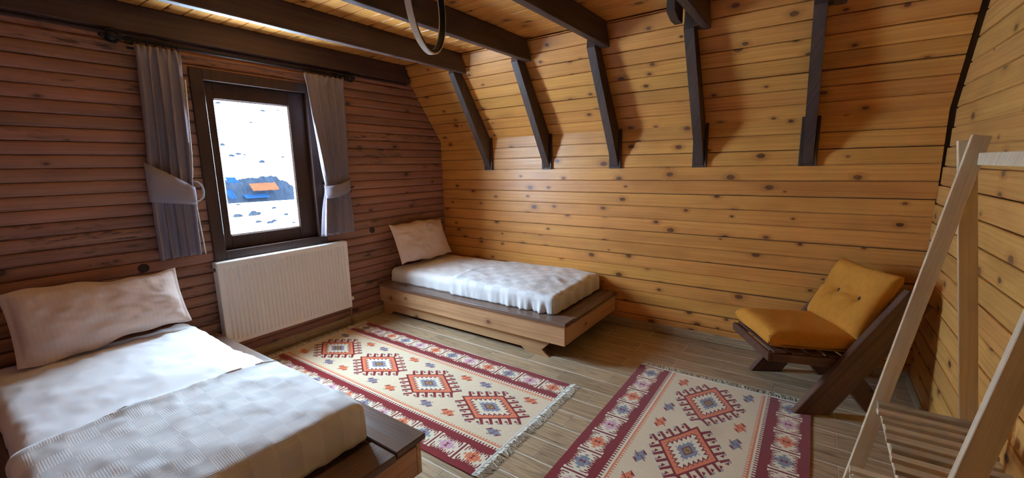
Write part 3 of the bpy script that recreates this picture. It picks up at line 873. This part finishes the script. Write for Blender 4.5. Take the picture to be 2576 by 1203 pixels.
# ------------------------------------------------------------------ radiator
def radiator():
    root = empty('radiator', (.0, -1.985, .20))
    y0, y1, H, D0, D1 = -.548, .548, .652, .030, .105
    box('body', D0, D1-.0165, y0+.006, y1-.006, .004, H-.012, RADW, root, .004)
    # pressed front panel with vertical channels
    prof = []; n = 33; ya, yb = y0+.03, y1-.03; P = (yb-ya)/n
    bm = bmesh.new()
    zb, zt = .035, H-.045
    def X(y): return D1
    vsr = []
    cols = [(y0+.001, 0), (ya, 0)]
    for i in range(n):
        c = ya+P*(i+.5); cols += [(c-P*.30, 0), (c-P*.14, 1), (c+P*.14, 1), (c+P*.30, 0)]
    cols += [(yb, 0), (y1-.001, 0)]
    rows = [(.003, 0), (zb-.006, 0), (zb+.012, 1), (zt-.012, 1), (zt+.006, 0), (H-.004, 0)]
    grid = [[bm.verts.new((D1-.0115*d*r, y, z)) for (y, d) in cols] for (z, r) in rows]
    for a, b in zip(grid, grid[1:]):
        for i in range(len(cols)-1): bm.faces.new((a[i], a[i+1], b[i+1], b[i]))
    # returns round the panel edge
    for ring in (grid[0], grid[-1]):
        back = [bm.verts.new((D1-.0155, v.co.y, v.co.z)) for v in ring]
        for i in range(len(ring)-1): bm.faces.new((ring[i], back[i], back[i+1], ring[i+1]))
    link('front_panel', bm_mesh('front_panel', bm), RADW, root)
    for y in (y0, y1-.0055): box('side_panel', D0-.004, D1-.013, y, y+.0055, .0, H, RADW, root, .002)
    # top grille: frame and bars
    box('grille_rail', D1-.022, D1-.0035, y0+.0065, y1-.0065, H-.0115, H, RADW, root, .001)
    box('grille_rail', D0-.003, D0+.010, y0+.0065, y1-.0065, H-.0115, H, RADW, root, .001)
    bm = bmesh.new(); y = y0+.012
    while y < y1-.014:
        add_box(bm, D0+.0105, D1-.0225, y, y+.008, H-.0100, H-.002); y += .013
    g = link('grille_bars', bm_mesh('grille_bars', bm), RADW, root); g['kind'] = 'stuff'
    bm = bmesh.new(); mt = Matrix.Translation((.062, y0-.0005, H-.055)) @ Matrix.Rotation(PI/2, 4, 'X')
    add_lathe(bm, [(.013, 0), (.013, .006), (.009, .008), (.004, .0085)], 16, mt); link('blanking_plug', bm_mesh('blanking_plug', bm), RADD, root)
    bm = bmesh.new(); mt = Matrix.Translation((.066, y1+.001, .075)) @ Matrix.Rotation(-PI/2, 4, 'X')
    add_lathe(bm, [(.010, 0), (.010, .014), (.017, .016), (.019, .030), (.017, .040), (.010, .043)], 16, mt); link('valve', bm_mesh('valve', bm), DIFF, root, smooth=True)
    tube('pipe', [(.066, y1+.010, .06), (.066, y1+.010, .0), (.060, y1+.010, -.10), (.058, y1+.010, -.196)], .0075, COPPER, root, 10)
    for y in (y0+.2, y1-.2):
        box('bracket', .002, D0-.001, y-.02, y+.02, .12, H-.12, RADW, root, .001)
    tag(root, 'white ribbed panel radiator on the log wall below the window', 'radiator')
    return root
RAD = radiator()

# ------------------------------------------------------------------ curtains and rod
def curtain(y_top, y_mid, y_bot, zt, zm, zb, pleats, seed, label, mirror):
    root = empty('curtain', (.075, (y_top[0]+y_top[1])/2, zb))
    cy = (y_top[0]+y_top[1])/2
    nu, nv = 168, 64; vs = []; fs = []
    def lerp(a, b, t): return a+(b-a)*t
    def span(z):
        if z > zm:
            k = (zt-z)/(zt-zm); ks = k**1.3*(1.15-.15*k); return lerp(y_top[0], y_mid[0], ks), lerp(y_top[1], y_mid[1], ks)
        k = (zm-z)/(zm-zb); ks = k**.75; return lerp(y_mid[0], y_bot[0], ks), lerp(y_mid[1], y_bot[1], ks)
    def warp(u, z): return u*pleats + .35*noise.noise(Vector((u*2.2, z*.6, seed)))
    for j in range(nv+1):
        t = j/nv; z = lerp(zt, zb, t); a, b = span(z)
        amp = lerp(.020, .032, min(1, (zt-z)/.4)) if z > zm else lerp(.022, .034, (zm-z)/(zm-zb))
        amp *= 1-.45*math.exp(-((z-zm)/.12)**2)
        head = max(0, 1-(zt-z)/.10)
        for i in range(nu+1):
            u = i/nu; ph = 2*PI*warp(u, z)
            f = math.sin(ph); f = math.copysign(abs(f)**.75, f)
            x = amp*f*(.7+.5*noise.noise(Vector((u*4, seed, z*.4)))) + .008*noise.noise(Vector((u*5, z*3, seed+4)))
            if head > 0: x = lerp(x, .016*math.sin(u*2*PI*pleats*1.6), head*.8)
            y = lerp(a, b, u) + .012*math.cos(ph+.6)*(1-head)*(1 if .03 < u < .97 else 0)
            vs.append((x, y-cy, z-zb))
    for j in range(nv):
        for i in range(nu):
            q = j*(nu+1)+i; fs.append((q, q+1, q+nu+2, q+nu+1))
    m = mesh_pd('drape', vs, fs); d = link('drape', m, CURT, root, smooth=True)
    md = d.modifiers.new('solid', 'SOLIDIFY'); md.thickness = .003
    # tie-back: wide band wrapped round the gathered cloth, its edges dropping toward the window side
    bm = bmesh.new(); n = 48; prev = None
    for k in range(n+1):
        th = 2*PI*k/n; c_, s_ = math.cos(th), math.sin(th)
        za = zm + ((.030 if mirror else -.075)*c_) - (.022*max(0, s_) if mirror else 0)
        w_up = (.050 if mirror else .085-.015*c_); w_dn = (.062 if mirror else .105-.055*c_)
        a_, b_ = span(zm); mc = (a_+b_)/2; hw = (b_-a_)/2+.014
        rings = []
        for q in range(5):
            f = q/4; zz = za - w_dn + (w_dn+w_up)*f
            bul = 1+.16*math.sin(PI*f)
            rings.append(bm.verts.new((.046*s_*bul+.006*noise.noise(Vector((th*2, f*2, seed))), mc+hw*c_-cy, zz-zb)))
        if prev:
            for q in range(4): bm.faces.new((prev[q], rings[q], rings[q+1], prev[q+1]))
        prev = rings
    bd = link('tie_band', bm_mesh('tie_band', bm), CURT, root, smooth=True)
    md = bd.modifiers.new('solid', 'SOLIDIFY'); md.thickness = .003
    tag(root, label, 'curtain', 'tied-back curtains')
    return root
CL = curtain((-2.800, -2.560), (-2.842, -2.600), (-2.850, -2.610), 2.338, 1.42, .935, 4.5, 1.0, 'taupe curtain tied back at the left side of the window', False)
CRt = curtain((-1.690, -1.320), (-1.580, -1.345), (-1.660, -1.310), 2.338, 1.365, .925, 4.5, 2.0, 'taupe curtain tied back at the right side of the window', True)
# pale hanging edge cord/hem on the left curtain's window side and the loose loop of its tie
hb = CL.location
tube('edge_hem', [(.006, .124, 1.22), (.012, .110, 1.0), (.014, .096, .72), (.014, .086, .60), (.010, .080, .55)], .0045, CURTB, CL, 6)
tube('edge_hem', [(.014, .078, .40), (.016, .084, .25), (.016, .096, .0)], .0045, CURTB, CL, 6)
bm = bmesh.new(); prev = None
for k in range(25):
    th = -PI*.58+PI*1.16*k/24
    yy = .078+.055*math.cos(th); zz = .455+.075*math.sin(th)
    a = bm.verts.new((.010, yy, zz)); b = bm.verts.new((.034, yy+.004, zz))
    if prev: bm.faces.new((prev[0], a, b, prev[1]))
    prev = (a, b)
lp = link('tie_loop', bm_mesh('tie_loop', bm), CURTB, CL, smooth=True)
md = lp.modifiers.new('solid', 'SOLIDIFY'); md.thickness = .003

rod = empty('curtain_rod', (.075, -2.07, 2.362))
tube('pole', [(0, -.80, 0), (0, .78, 0)], .010, IRON, rod, 14)
for sg, yy in ((-1, -.80), (1, .78)):
    bm = bmesh.new(); mt = Matrix.Translation((0, yy, 0)) @ Matrix.Rotation(-sg*PI/2, 4, 'X')
    add_lathe(bm, [(.010, -.004), (.019, 0), (.020, .008), (.012, .014), (.026, .024), (.034, .040), (.032, .056), (.020, .072), (.011, .080), (.017, .088), (.010, .098), (.002, .104)], 16, mt)
    # scrolled leaves round the finial
    for k in range(5):
        a = 2*PI*k/5; d = Vector((math.cos(a), 0, math.sin(a)))
        pts = [Vector((0, yy+sg*.010, 0))+d*.018, Vector((0, yy+sg*.030, 0))+d*.040, Vector((0, yy+sg*.060, 0))+d*.038, Vector((0, yy+sg*.072, 0))+d*.024]
        add_tube(bm, pts, [.004, .007, .006, .002], 6)
    link('finial', bm_mesh('finial', bm), IRON, rod, smooth=True)
for yy in (-.74, .72):
    bm = bmesh.new(); add_box(bm, -.073, -.066, yy-.018, yy+.018, -.045, .030, .002); add_tube(bm, [(-.07, yy, -.01), (-.03, yy, -.02), (0, yy, -.011)], .006, 8)
    link('bracket', bm_mesh('bracket', bm), IRON, rod)
for yy in [-.715, -.67, -.625, -.58, -.535, -.505] + [.39, .45, .51, .57, .63, .69, .735]:
    bm = bmesh.new(); pts = [(.017*math.cos(2*PI*k/16), yy, .017*math.sin(2*PI*k/16)-.006) for k in range(17)]
    add_tube(bm, pts, .0028, 6, caps=False); link('ring', bm_mesh('ring', bm), IRON, rod, smooth=True)
tag(rod, 'dark metal curtain rod with scrolled finials above the window', 'curtain rod')
# holdback knob beside the right curtain
hk = empty('holdback_hook', (0.003, -1.290, 1.36))
bm = bmesh.new(); add_box(bm, .0, .006, -.012, .012, -.06, .03, .002); add_tube(bm, [(.004, 0, -.01), (.05, 0, -.01), (.066, .0, .0)], .006, 8)
link('hook_plate', bm_mesh('hook_plate', bm), IRON, hk)
tag(hk, 'dark metal hook on the log wall holding the right curtain tie', 'hook')

# round plugs in the log wall
for yy, zz, lb in ((-2.928, .888, 'dark round plug in the log wall above the near bed pillow'), (-1.069, .900, 'dark round plug in the log wall beside the corner bed pillow')):
    r = empty('wall_plug', (.0015, yy, zz)); bm = bmesh.new(); mt = Matrix.Rotation(PI/2, 4, 'Y')
    add_lathe(bm, [(.030, -.001), (.031, .004), (.026, .006), (.022, .003), (.004, .003)], 20, mt)
    link('plug_ring', bm_mesh('plug_ring', bm), PLUG, r)
    tag(r, lb, 'plug', 'round plugs in the log wall')

# ------------------------------------------------------------------ ring pendant lamp
def lamp():
    C = Vector((3.6957, -3.8, 1.5292))
    def ray(u, v): 
        d = ax*((u-1288)/1076.41) + ay*(-(v-601.5)/1076.41) + af; return d
    dc = ray(1073, 4); P = C + dc*1.95          # ring centre (slant depth 1.95 along the view axis)
    R = .215
    root = empty('ring_lamp', (P.x, P.y, P.z))
    view = Vector((dc.x, dc.y, 0)).normalized(); side = Vector((-view.y, view.x, 0))
    a = math.radians(21.0)
    e1 = (view*math.cos(a) - side*math.sin(a)).normalized()     # in-plane horizontal axis of the ring
    nrm = Vector((-e1.y, e1.x, 0))
    def ringmesh(r_in, r_out, w0, w1, name, mat):
        bm = bmesh.new(); n = 96; rr = []
        for k in range(n):
            th = 2*PI*k/n; d = e1*math.cos(th)+Vector((0, 0, 1))*math.sin(th)
            rr.append([bm.verts.new(d*r_in+nrm*w0), bm.verts.new(d*r_out+nrm*w0), bm.verts.new(d*r_out+nrm*w1), bm.verts.new(d*r_in+nrm*w1)])
        for k in range(n):
            A, B = rr[k], rr[(k+1) % n]
            for q in range(4): bm.faces.new((A[q], B[q], B[(q+1) % 4], A[(q+1) % 4]))
        return link(name, bm_mesh(name, bm), mat, root)
    ringmesh(R-.004, R, -.013, .013, 'metal_band', BLACKM)
    ringmesh(R-.011, R-.0042, -.011, .0125, 'inner_band', BLACKM)
    ringmesh(R-.010, R+.0, .0132, .018, 'face_trim', DIFF)
    ringmesh(R+.0002, R+.008, -.012, .0125, 'diffuser', DIFF)
    top = CZ-P.z
    for s in (-.5, .5):
        q = e1*(R*math.sin(s)) + Vector((0, 0, R*math.cos(s)))
        tube('suspension_wire', [q, Vector((e1.x*s*.04, e1.y*s*.04, top-.03))], .0012, BLACKM, root, 5)
    bm = bmesh.new(); add_lathe(bm, [(.004, top-.034), (.045, top-.032), (.048, top-.028), (.048, top-.0015)], 24)
    link('ceiling_canopy', bm_mesh('ceiling_canopy', bm), BLACKM, root)
    tag(root, 'black and white ring pendant lamp hanging edge-on from the ceiling', 'lamp')
lamp()

# ------------------------------------------------------------------ armchair
def chair():
    root = empty('lounge_chair', (3.698, -.882, 0.0), math.radians(29.7))
    Wd = .606
    dirv = Vector((.57, .80)).normalized(); nv = Vector((dirv.y, -dirv.x))
    Lr = .965; wr = .168
    def rail(y0, y1):
        z0 = .0
        p = [(0.0, z0), (.212, z0)]
        e0 = Vector((0, 0)) + dirv*Lr; e1 = e0 + nv*wr
        p += [(e1.x, e1.y), (e0.x, e0.y)]
        bm = bmesh.new()
        # build with grain along the board: local x along dirv
        poly = []
        for (s_, z_) in p:
            v = Vector((s_, z_)); poly.append((v.dot(dirv), v.dot(nv)))
        add_prism(bm, [(a, -b) for a, b in poly], y0, y1, 'y', .004)
        o = link('side_rail', bm_mesh('side_rail', bm), CHAIRW, root)
        ang = math.atan2(dirv.y, dirv.x); o.rotation_euler = (0, -ang, 0)
        return o
    rail(0, .042); rail(Wd-.042, Wd)
    def board(name, pts, y0, y1):
        """4-gon board in (s, z) whose grain follows pts[0]->pts[1]"""
        d = (Vector(pts[1])-Vector(pts[0])).normalized(); n = Vector((-d.y, d.x)); o0 = Vector(pts[0])
        poly = [((Vector(q)-o0).dot(d), (Vector(q)-o0).dot(n)) for q in pts]
        bm = bmesh.new(); add_prism(bm, poly, y0, y1, 'y', .003)
        o = link(name, bm_mesh(name, bm), CHAIRW, root); o.location = (o0.x, 0, o0.y); o.rotation_euler = (0, -math.atan2(d.y, d.x), 0)
        return o
    for y0 in (.044, Wd-.044-.036):
        board('seat_rail', [(-.125, .322), (.46, .262), (.46, .330), (-.125, .372)], y0, y0+.036)
        board('rear_leg', [(.24, .245), (.445, 0.0), (.60, 0.0), (.37, .268)], y0, y0+.036)
    # front board across, seat slats and back slats
    box('front_board', -.150, -.126, .044, Wd-.044, .322, .376, CHAIRW, root, .003)
    for k in range(5):
        s0 = -.115+k*.105
        z0 = .3735-(s0+.115)*.072
        box('seat_slat', s0, s0+.07, .046, Wd-.046, z0-.001, z0+.012, CHAIRW, root, .002)
    for k in range(4):
        q = dirv*(.55+.10*k)
        mt = Matrix.Translation((q.x+.115, 0, q.y-.07)) @ Matrix.Rotation(-math.atan2(dirv.y, dirv.x), 4, 'Y')
        box('back_slat', 0, .06, .0435, Wd-.0435, -.008, .008, CHAIRW, root, .002, mt)
    tag(root, 'low dark wooden lounge armchair with crossed slanting legs by the right wall', 'armchair')
    return root
chair()
def cushion(name, L, W, T, power, seed, buttons, seams=True):
    nx, ny = 56, 48; vs = []; fs = []; n = (nx+1)*(ny+1)
    def P(i, j, side):
        u = -math.cos(PI*i/nx); v = -math.cos(PI*j/ny)
        x = u*L/2*(1-.035*(1-u*u)*0-.03*abs(v)**4*(1-abs(u)**2)*0); y = v*W/2
        x *= 1-.05*(1-abs(v)**2)*(abs(u)**6)*1.0; y *= 1-.05*(1-abs(u)**2)*(abs(v)**6)
        e = max(0, 1-abs(u)**power)*max(0, 1-abs(v)**power)
        z = side*(T/2*e**.40)
        for (bx_, by_) in buttons:
            d2 = (x-bx_)**2+(y-by_)**2; z -= side*T*.34*math.exp(-d2/.0016); z -= side*T*.10*math.exp(-d2/.012)
        if len(buttons) == 2:
            (b1, c1), (b2, c2) = buttons
            # crease running between and out past the buttons
            if side > 0:
                d = abs(x-b1); inside = 1.0 if min(c1, c2)-.10 < y < max(c1, c2)+.13 else 0
                z -= .007*math.exp(-(d/.010)**2)*inside
                for (bx_, by_) in buttons:
                    r = math.hypot(x-bx_, y-by_); th = math.atan2(y-by_, x-bx_)
                    z += .0055*math.sin(th*9+seed)*math.exp(-((r-.07)/.045)**2)
        q = Vector((x+seed, y, side)); z += side*.006*fbm(q.x*7, q.y*7, q.z)*e
        return (x, y, z)
    for side in (1, -1):
        for j in range(ny+1):
            for i in range(nx+1): vs.append(P(i, j, side))
    for j in range(ny):
        for i in range(nx):
            a = j*(nx+1)+i; fs.append((a, a+1, a+nx+2, a+nx+1)); fs.append((n+a, n+a+nx+1, n+a+nx+2, n+a+1))
    bm = bmesh.new(); me = mesh_pd(name, vs, fs); bm.from_mesh(me); bmesh.ops.remove_doubles(bm, verts=bm.verts, dist=.0003); bmesh.ops.recalc_face_normals(bm, faces=bm.faces); bm.to_mesh(me); bm.free()
    return me, P
ch_m = Matrix.Translation((3.698, -.882, 0)) @ Matrix.Rotation(math.radians(29.7), 4, 'Z')
me, _ = cushion('seat_cushion', .56, .50, .125, 9, 4.0, [])
sc_ = link('seat_cushion', me, MUST, None, smooth=True)
sc_.matrix_world = ch_m @ Matrix.Translation((.135, .303, .436)) @ Matrix.Rotation(math.radians(3.5), 4, 'Y')
tag(sc_, 'flat mustard yellow seat cushion on the lounge armchair', 'cushion', 'mustard cushions')
tube('piping', [(-.275, -.235, -.028), (-.1, -.243, -.032), (.1, -.243, -.032), (.26, -.235, -.028)], .0022, SEAM, sc_, 5)
tube('piping', [(-.276, -.236, .028), (-.278, -.237, .0), (-.276, -.236, -.028)], .0022, SEAM, sc_, 5)
me, Pc = cushion('back_cushion', .44, .515, .14, 6, 9.0, [(.01, .11), (.01, -.085)])
bc = link('back_cushion', me, MUST, None, smooth=True)
# local x up the backrest, local y across, local z toward the sitter
ang = math.radians(63)
RB = Matrix(((math.cos(ang), 0, -math.sin(ang), 0), (0, 1, 0, 0), (math.sin(ang), 0, math.cos(ang), 0), (0, 0, 0, 1)))
bc.matrix_world = ch_m @ Matrix.Translation((.455, .303, .655)) @ RB
tag(bc, 'buttoned mustard yellow back cushion leaning on the lounge armchair', 'cushion', 'mustard cushions')
for (bx_, by_) in ((.01, .11), (.01, -.085)):
    bm = bmesh.new(); zz = .07-.14*.44+.004
    add_lathe(bm, [(.011, zz-.004), (.012, zz+.001), (.008, zz+.004), (.003, zz+.0045)], 14, Matrix.Translation((bx_, by_, 0)))
    link('button', bm_mesh('button', bm), BUTT, bc, smooth=True)

# ------------------------------------------------------------------ clothes rack (raw pine A-frames with slatted shelves)
def rack():
    YA, YB = -1.70, -2.56; cy = (YA+YB)/2
    W_, TH = .047, .024
    XT = 4.128                                   # where the board centre lines meet near the top
    L0, R0, zt = 3.882, 4.290, 1.585
    root = empty('clothes_rack', (4.10, cy, 0))
    def leg(xf, xt, y, ext=0.0):
        f = Vector((xf-4.10, 0)); t = Vector((xt-4.10, zt)); d = (t-f).normalized(); L = (t-f).length+ext
        bm = bmesh.new(); add_box(bm, W_/2*abs(d.x)/d.y+.001, L, -TH/2, TH/2, -W_/2, W_/2, .0015)
        o = link('leg', bm_mesh('leg', bm), RAW, root)
        o.location = (f.x, y-cy, 0.0); o.rotation_euler = (0, -math.atan2(d.y, d.x), 0)
        # cut the foot level: drop the lower corner onto the floor
        return o
    for y, s in ((YA, 1), (YB, -1)):
        leg(L0, XT+.004, y-TH/2-.0005, .012)      # outer left board passes on the camera side
        leg(R0, XT-.022, y+TH/2+.0005, .0)
    bm = bmesh.new(); ya, yb = YA-cy-TH-.002, YB-cy-.001
    add_prism(bm, [(-.019, yb), (.019, yb), (.019, ya), (-.004, ya), (-.019, ya-.030)], 1.500, 1.540, 'z', .002)
    o = link('hanging_bar', bm_mesh('hanging_bar', bm), RAW, root); o.location = (XT-4.10+.016, 0, 0)
    for zsh, mt, xl, xr in ((.575, RAW_G, 3.962, 4.232), (.270, RAW, 3.905, 4.268)):
        ra, rb = xl-4.10, xr-4.10
        for xx in (ra+.022, rb-.022):
            bm = bmesh.new(); add_box(bm, 0, (YA-YB)-.052, -.010, .010, -.030, .0, .001)
            o = link('shelf_rail', bm_mesh('shelf_rail', bm), RAW, root); o.location = (xx, YB-cy+.026, zsh); o.rotation_euler = (0, 0, PI/2)
        n = 13; pitch = ((YA-YB)-.066)/n
        for k in range(n):
            y1 = YA-cy-.028-k*pitch
            bm = bmesh.new(); add_box(bm, 0, rb-ra+random.uniform(-.006, .006), -.0205, .0205, -.008, .008, .0015)
            o = link('slat', bm_mesh('slat', bm), mt if k != 3 else RAW_G, root)
            o.location = (ra+random.uniform(-.007, .007), y1-.027, zsh+.0165+random.uniform(0, .001))
            o.rotation_euler = (math.radians(random.uniform(-12, 2)), 0, random.uniform(-.006, .006))
    tag(root, 'raw pine clothes rack with A-frame legs and slatted shelves at the right wall', 'rack')
rack()

# ------------------------------------------------------------------ outdoors: snowy yard, rubble heap, bits of sheeting
def outdoors():
    n = 40; vs = []; fs = []
    for j in range(n+1):
        for i in range(n+1):
            x = -2.0-118.0*(i/n)**1.6; y = -60+150*j/n
            d = -x
            z = -.45 + (.10*noise.noise(Vector((x*.2, y*.2, 0)))) + (max(0, d-34)*.42)
            vs.append((x, y, z))
    for j in range(n):
        for i in range(n):
            a = j*(n+1)+i; fs.append((a, a+n+1, a+n+2, a+1))
    g = struct(link('snowy_ground', mesh_pd('snowy_ground', vs, fs), SNOW, None, smooth=True))
    rnd = random.Random(5)
    # line of sight helper so that things stand where the window shows them
    C = Vector((3.6957, -3.8, 1.5292))
    def hit(u, v, z=-.45):
        d = ax*((u-1288)/1076.41) + ay*(-(v-601.5)/1076.41) + af; t = (z-C.z)/d.z; return C+d*t
    def at_x(u, v, xx):
        d = ax*((u-1288)/1076.41) + ay*(-(v-601.5)/1076.41) + af; t = (xx-C.x)/d.x; return C+d*t
    base = hit(660, 508); bx_ = base.x
    W0 = at_x(560, 508, bx_).y; W1 = at_x(775, 508, bx_).y; topz = at_x(668, 440, bx_-1.0).z
    cyy = at_x(672, 508, bx_).y; hw = abs(W1-W0)*.62
    bm = bmesh.new(); n1, n2 = 60, 22
    grid = []
    for j in range(n2+1):
        row = []
        for i in range(n1+1):
            u = -1+2*i/n1; v = -1+2*j/n2
            f = max(0, 1-abs(u)**3.2)**.6*max(0, 1-v*v)**.6
            h = (topz+.45)*f*(.86+.25*fbm(u*3+2, v*2, 0)) + .16*fbm(u*14, v*7, 3)*(f > .05)
            row.append(bm.verts.new((bx_-2.6+2.6*v*1.0*-1, cyy+u*hw, -.47+max(0, h))))
        grid.append(row)
    for a, b in zip(grid, grid[1:]):
        for i in range(n1): bm.faces.new((a[i], a[i+1], b[i+1], b[i]))
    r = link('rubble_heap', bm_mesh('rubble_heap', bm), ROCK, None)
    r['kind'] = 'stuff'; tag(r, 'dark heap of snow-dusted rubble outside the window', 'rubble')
    def sheet(name, u, v, w, h, mat, label, cat, seed):
        p = at_x(u, v, bx_-.05); vs = []; fs = []
        for j in range(5):
            for i in range(9):
                vs.append((p.x+.28-.5*j/4+.1*noise.noise(Vector((i*.6, j*.8, seed))), p.y+w*(i/8-.5), p.z+h*(j/4-.5)+.12*h*noise.noise(Vector((i*.7, j, seed+2)))))
        for j in range(4):
            for i in range(8):
                a = j*9+i; fs.append((a, a+1, a+10, a+9))
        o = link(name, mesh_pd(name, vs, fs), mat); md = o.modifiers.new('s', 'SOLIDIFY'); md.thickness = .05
        tag(o, label, cat)
    px = abs(at_x(661, 470, bx_).y-at_x(660, 470, bx_).y)
    pz = abs(at_x(660, 471, bx_).z-at_x(660, 470, bx_).z)
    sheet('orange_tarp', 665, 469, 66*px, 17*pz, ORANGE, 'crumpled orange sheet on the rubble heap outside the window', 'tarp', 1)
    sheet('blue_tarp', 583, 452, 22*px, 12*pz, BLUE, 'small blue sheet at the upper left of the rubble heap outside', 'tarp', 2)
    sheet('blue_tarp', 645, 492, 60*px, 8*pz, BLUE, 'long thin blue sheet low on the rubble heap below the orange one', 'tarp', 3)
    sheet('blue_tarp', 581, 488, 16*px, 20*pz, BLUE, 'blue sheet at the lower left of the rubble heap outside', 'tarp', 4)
    # scattered rocks  on the slope and the near snow
    spots = [(548, 262, 12), (661, 282, 13), (632, 312, 12), (560, 367, 12), (604, 372, 9), (584, 396, 16), (600, 391, 14), (616, 393, 10), (660, 410, 15), (712, 398, 9), (700, 280, 8), (690, 525, 14), (640, 541, 30), (720, 541, 12), (680, 563, 20), (690, 558, 14), (650, 561, 16), (740, 562, 10), (600, 518, 16), (600, 545, 22)]
    RL = ['small dark rock at the upper left corner of the window view', 'flat dark rock high on the snow slope, upper right of the window view', 'small dark rock high in the middle of the window view', 'dark rock at the left pane edge halfway up the snow slope', 'tiny dark rock on the snow slope left of the window middle', 'left rock of the dark cluster above the rubble heap', 'middle rock of the dark cluster above the rubble heap', 'right rock of the dark cluster above the rubble heap', 'flat dark rock just above the top of the rubble heap', 'dark three-cornered rock above the right end of the rubble heap', 'dark rock at the upper right corner of the window view', 'small dark rock in the snow just below the rubble heap', 'long low dark rock in the middle of the near snow', 'low dark rock at the right pane edge in the near snow', 'largest dark rock at the bottom of the window view', 'dark rock touching the largest one at the bottom of the window', 'dark rock left of the largest one at the bottom of the window', 'small dark rock in the bottom right corner of the window view', 'dark rock in the snow at the left, under the rubble heap', 'dark rock among the dry grass at the lower left of the window']
    for ri, (u, v, w) in enumerate(spots):
        if v > 500: p = hit(u, v)
        else:
            # on the rising hillside z = -.45 + (d-34)*.42
            d = ax*((u-1288)/1076.41) + ay*(-(v-601.5)/1076.41) + af
            t = 10.0
            for _ in range(400):
                q = C+d*t
                if q.z < -.45+max(0, -q.x-34)*.42: break
                t += .4
            p = C+d*t
        dist = (p-C).length; s = w/1076.41*dist*.5
        bm = bmesh.new(); bmesh.ops.create_icosphere(bm, subdivisions=2, radius=1.0)
        sd = rnd.random()*50
        for q in bm.verts:
            q.co *= .8+.45*noise.noise(q.co*1.7+Vector((sd, 0, 0)))
            q.co = Vector((q.co.x*s*.5, q.co.y*s, q.co.z*s*.55))
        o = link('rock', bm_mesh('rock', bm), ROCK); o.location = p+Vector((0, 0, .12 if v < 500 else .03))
        tag(o, RL[ri], 'rock', 'rocks in the snow outside the window')
    bm = bmesh.new()
    for k in range(120):
        p = hit(rnd.uniform(590, 660), rnd.uniform(520, 575)); h = rnd.uniform(.15, .5); a = rnd.uniform(-.3, .3)
        add_tube(bm, [p, p+Vector((a*.5, a*.5, h*.6)), p+Vector((a, a, h))], [.008, .006, .002], 3, caps=False)
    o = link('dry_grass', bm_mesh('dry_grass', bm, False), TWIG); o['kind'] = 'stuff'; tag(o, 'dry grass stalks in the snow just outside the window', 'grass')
outdoors()

# near bed: mirrored twin so that its ledge edge faces the rug
def mirror_bed(root, W):
    for ch in root.children:
        me = ch.data
        # mirror in local root y: p' = W - p
        mw = Matrix.LocRotScale(ch.location, ch.rotation_euler, ch.scale)
        me = me.copy(); ch.data = me
        me.transform(mw); me.transform(Matrix.Translation((0, W, 0)) @ Matrix.Scale(-1, 4, Vector((0, 1, 0)))); me.flip_normals()
        # bring back to the child's own frame so that the grain still follows the board
        if abs(ch.rotation_euler.z) > .1:
            ch.location = (ch.location.x, W-ch.location.y, 0)
        mw2 = Matrix.LocRotScale(ch.location, ch.rotation_euler, ch.scale)
        me.transform(mw2.inverted())
mirror_bed(B1, 1.155)
tag(B1, 'low wooden platform bed nearest the camera, beside the radiator end of the rug', 'bed', 'platform beds')

# pieces of parts go one level deeper
def regroup(thing_kind, part_kind, sub_kind):
    for o in list(bpy.data.objects):
        if o.parent is None and o.name.split('.')[0] == thing_kind:
            ps = [c for c in o.children if c.name.split('.')[0] == part_kind]
            for c in list(o.children):
                if ps and c.name.split('.')[0] == sub_kind: c.parent = ps[0]
regroup('ring_lamp', 'ceiling_canopy', 'suspension_wire')
regroup('rafter', 'housing_sill', 'housing_side')
regroup('window_1', 'pane', 'spacer_bar')
regroup('radiator', 'valve', 'pipe')
regroup('radiator', 'side_panel', 'blanking_plug')
regroup('curtain', 'tie_band', 'tie_loop')
regroup('curtain', 'drape', 'edge_hem')
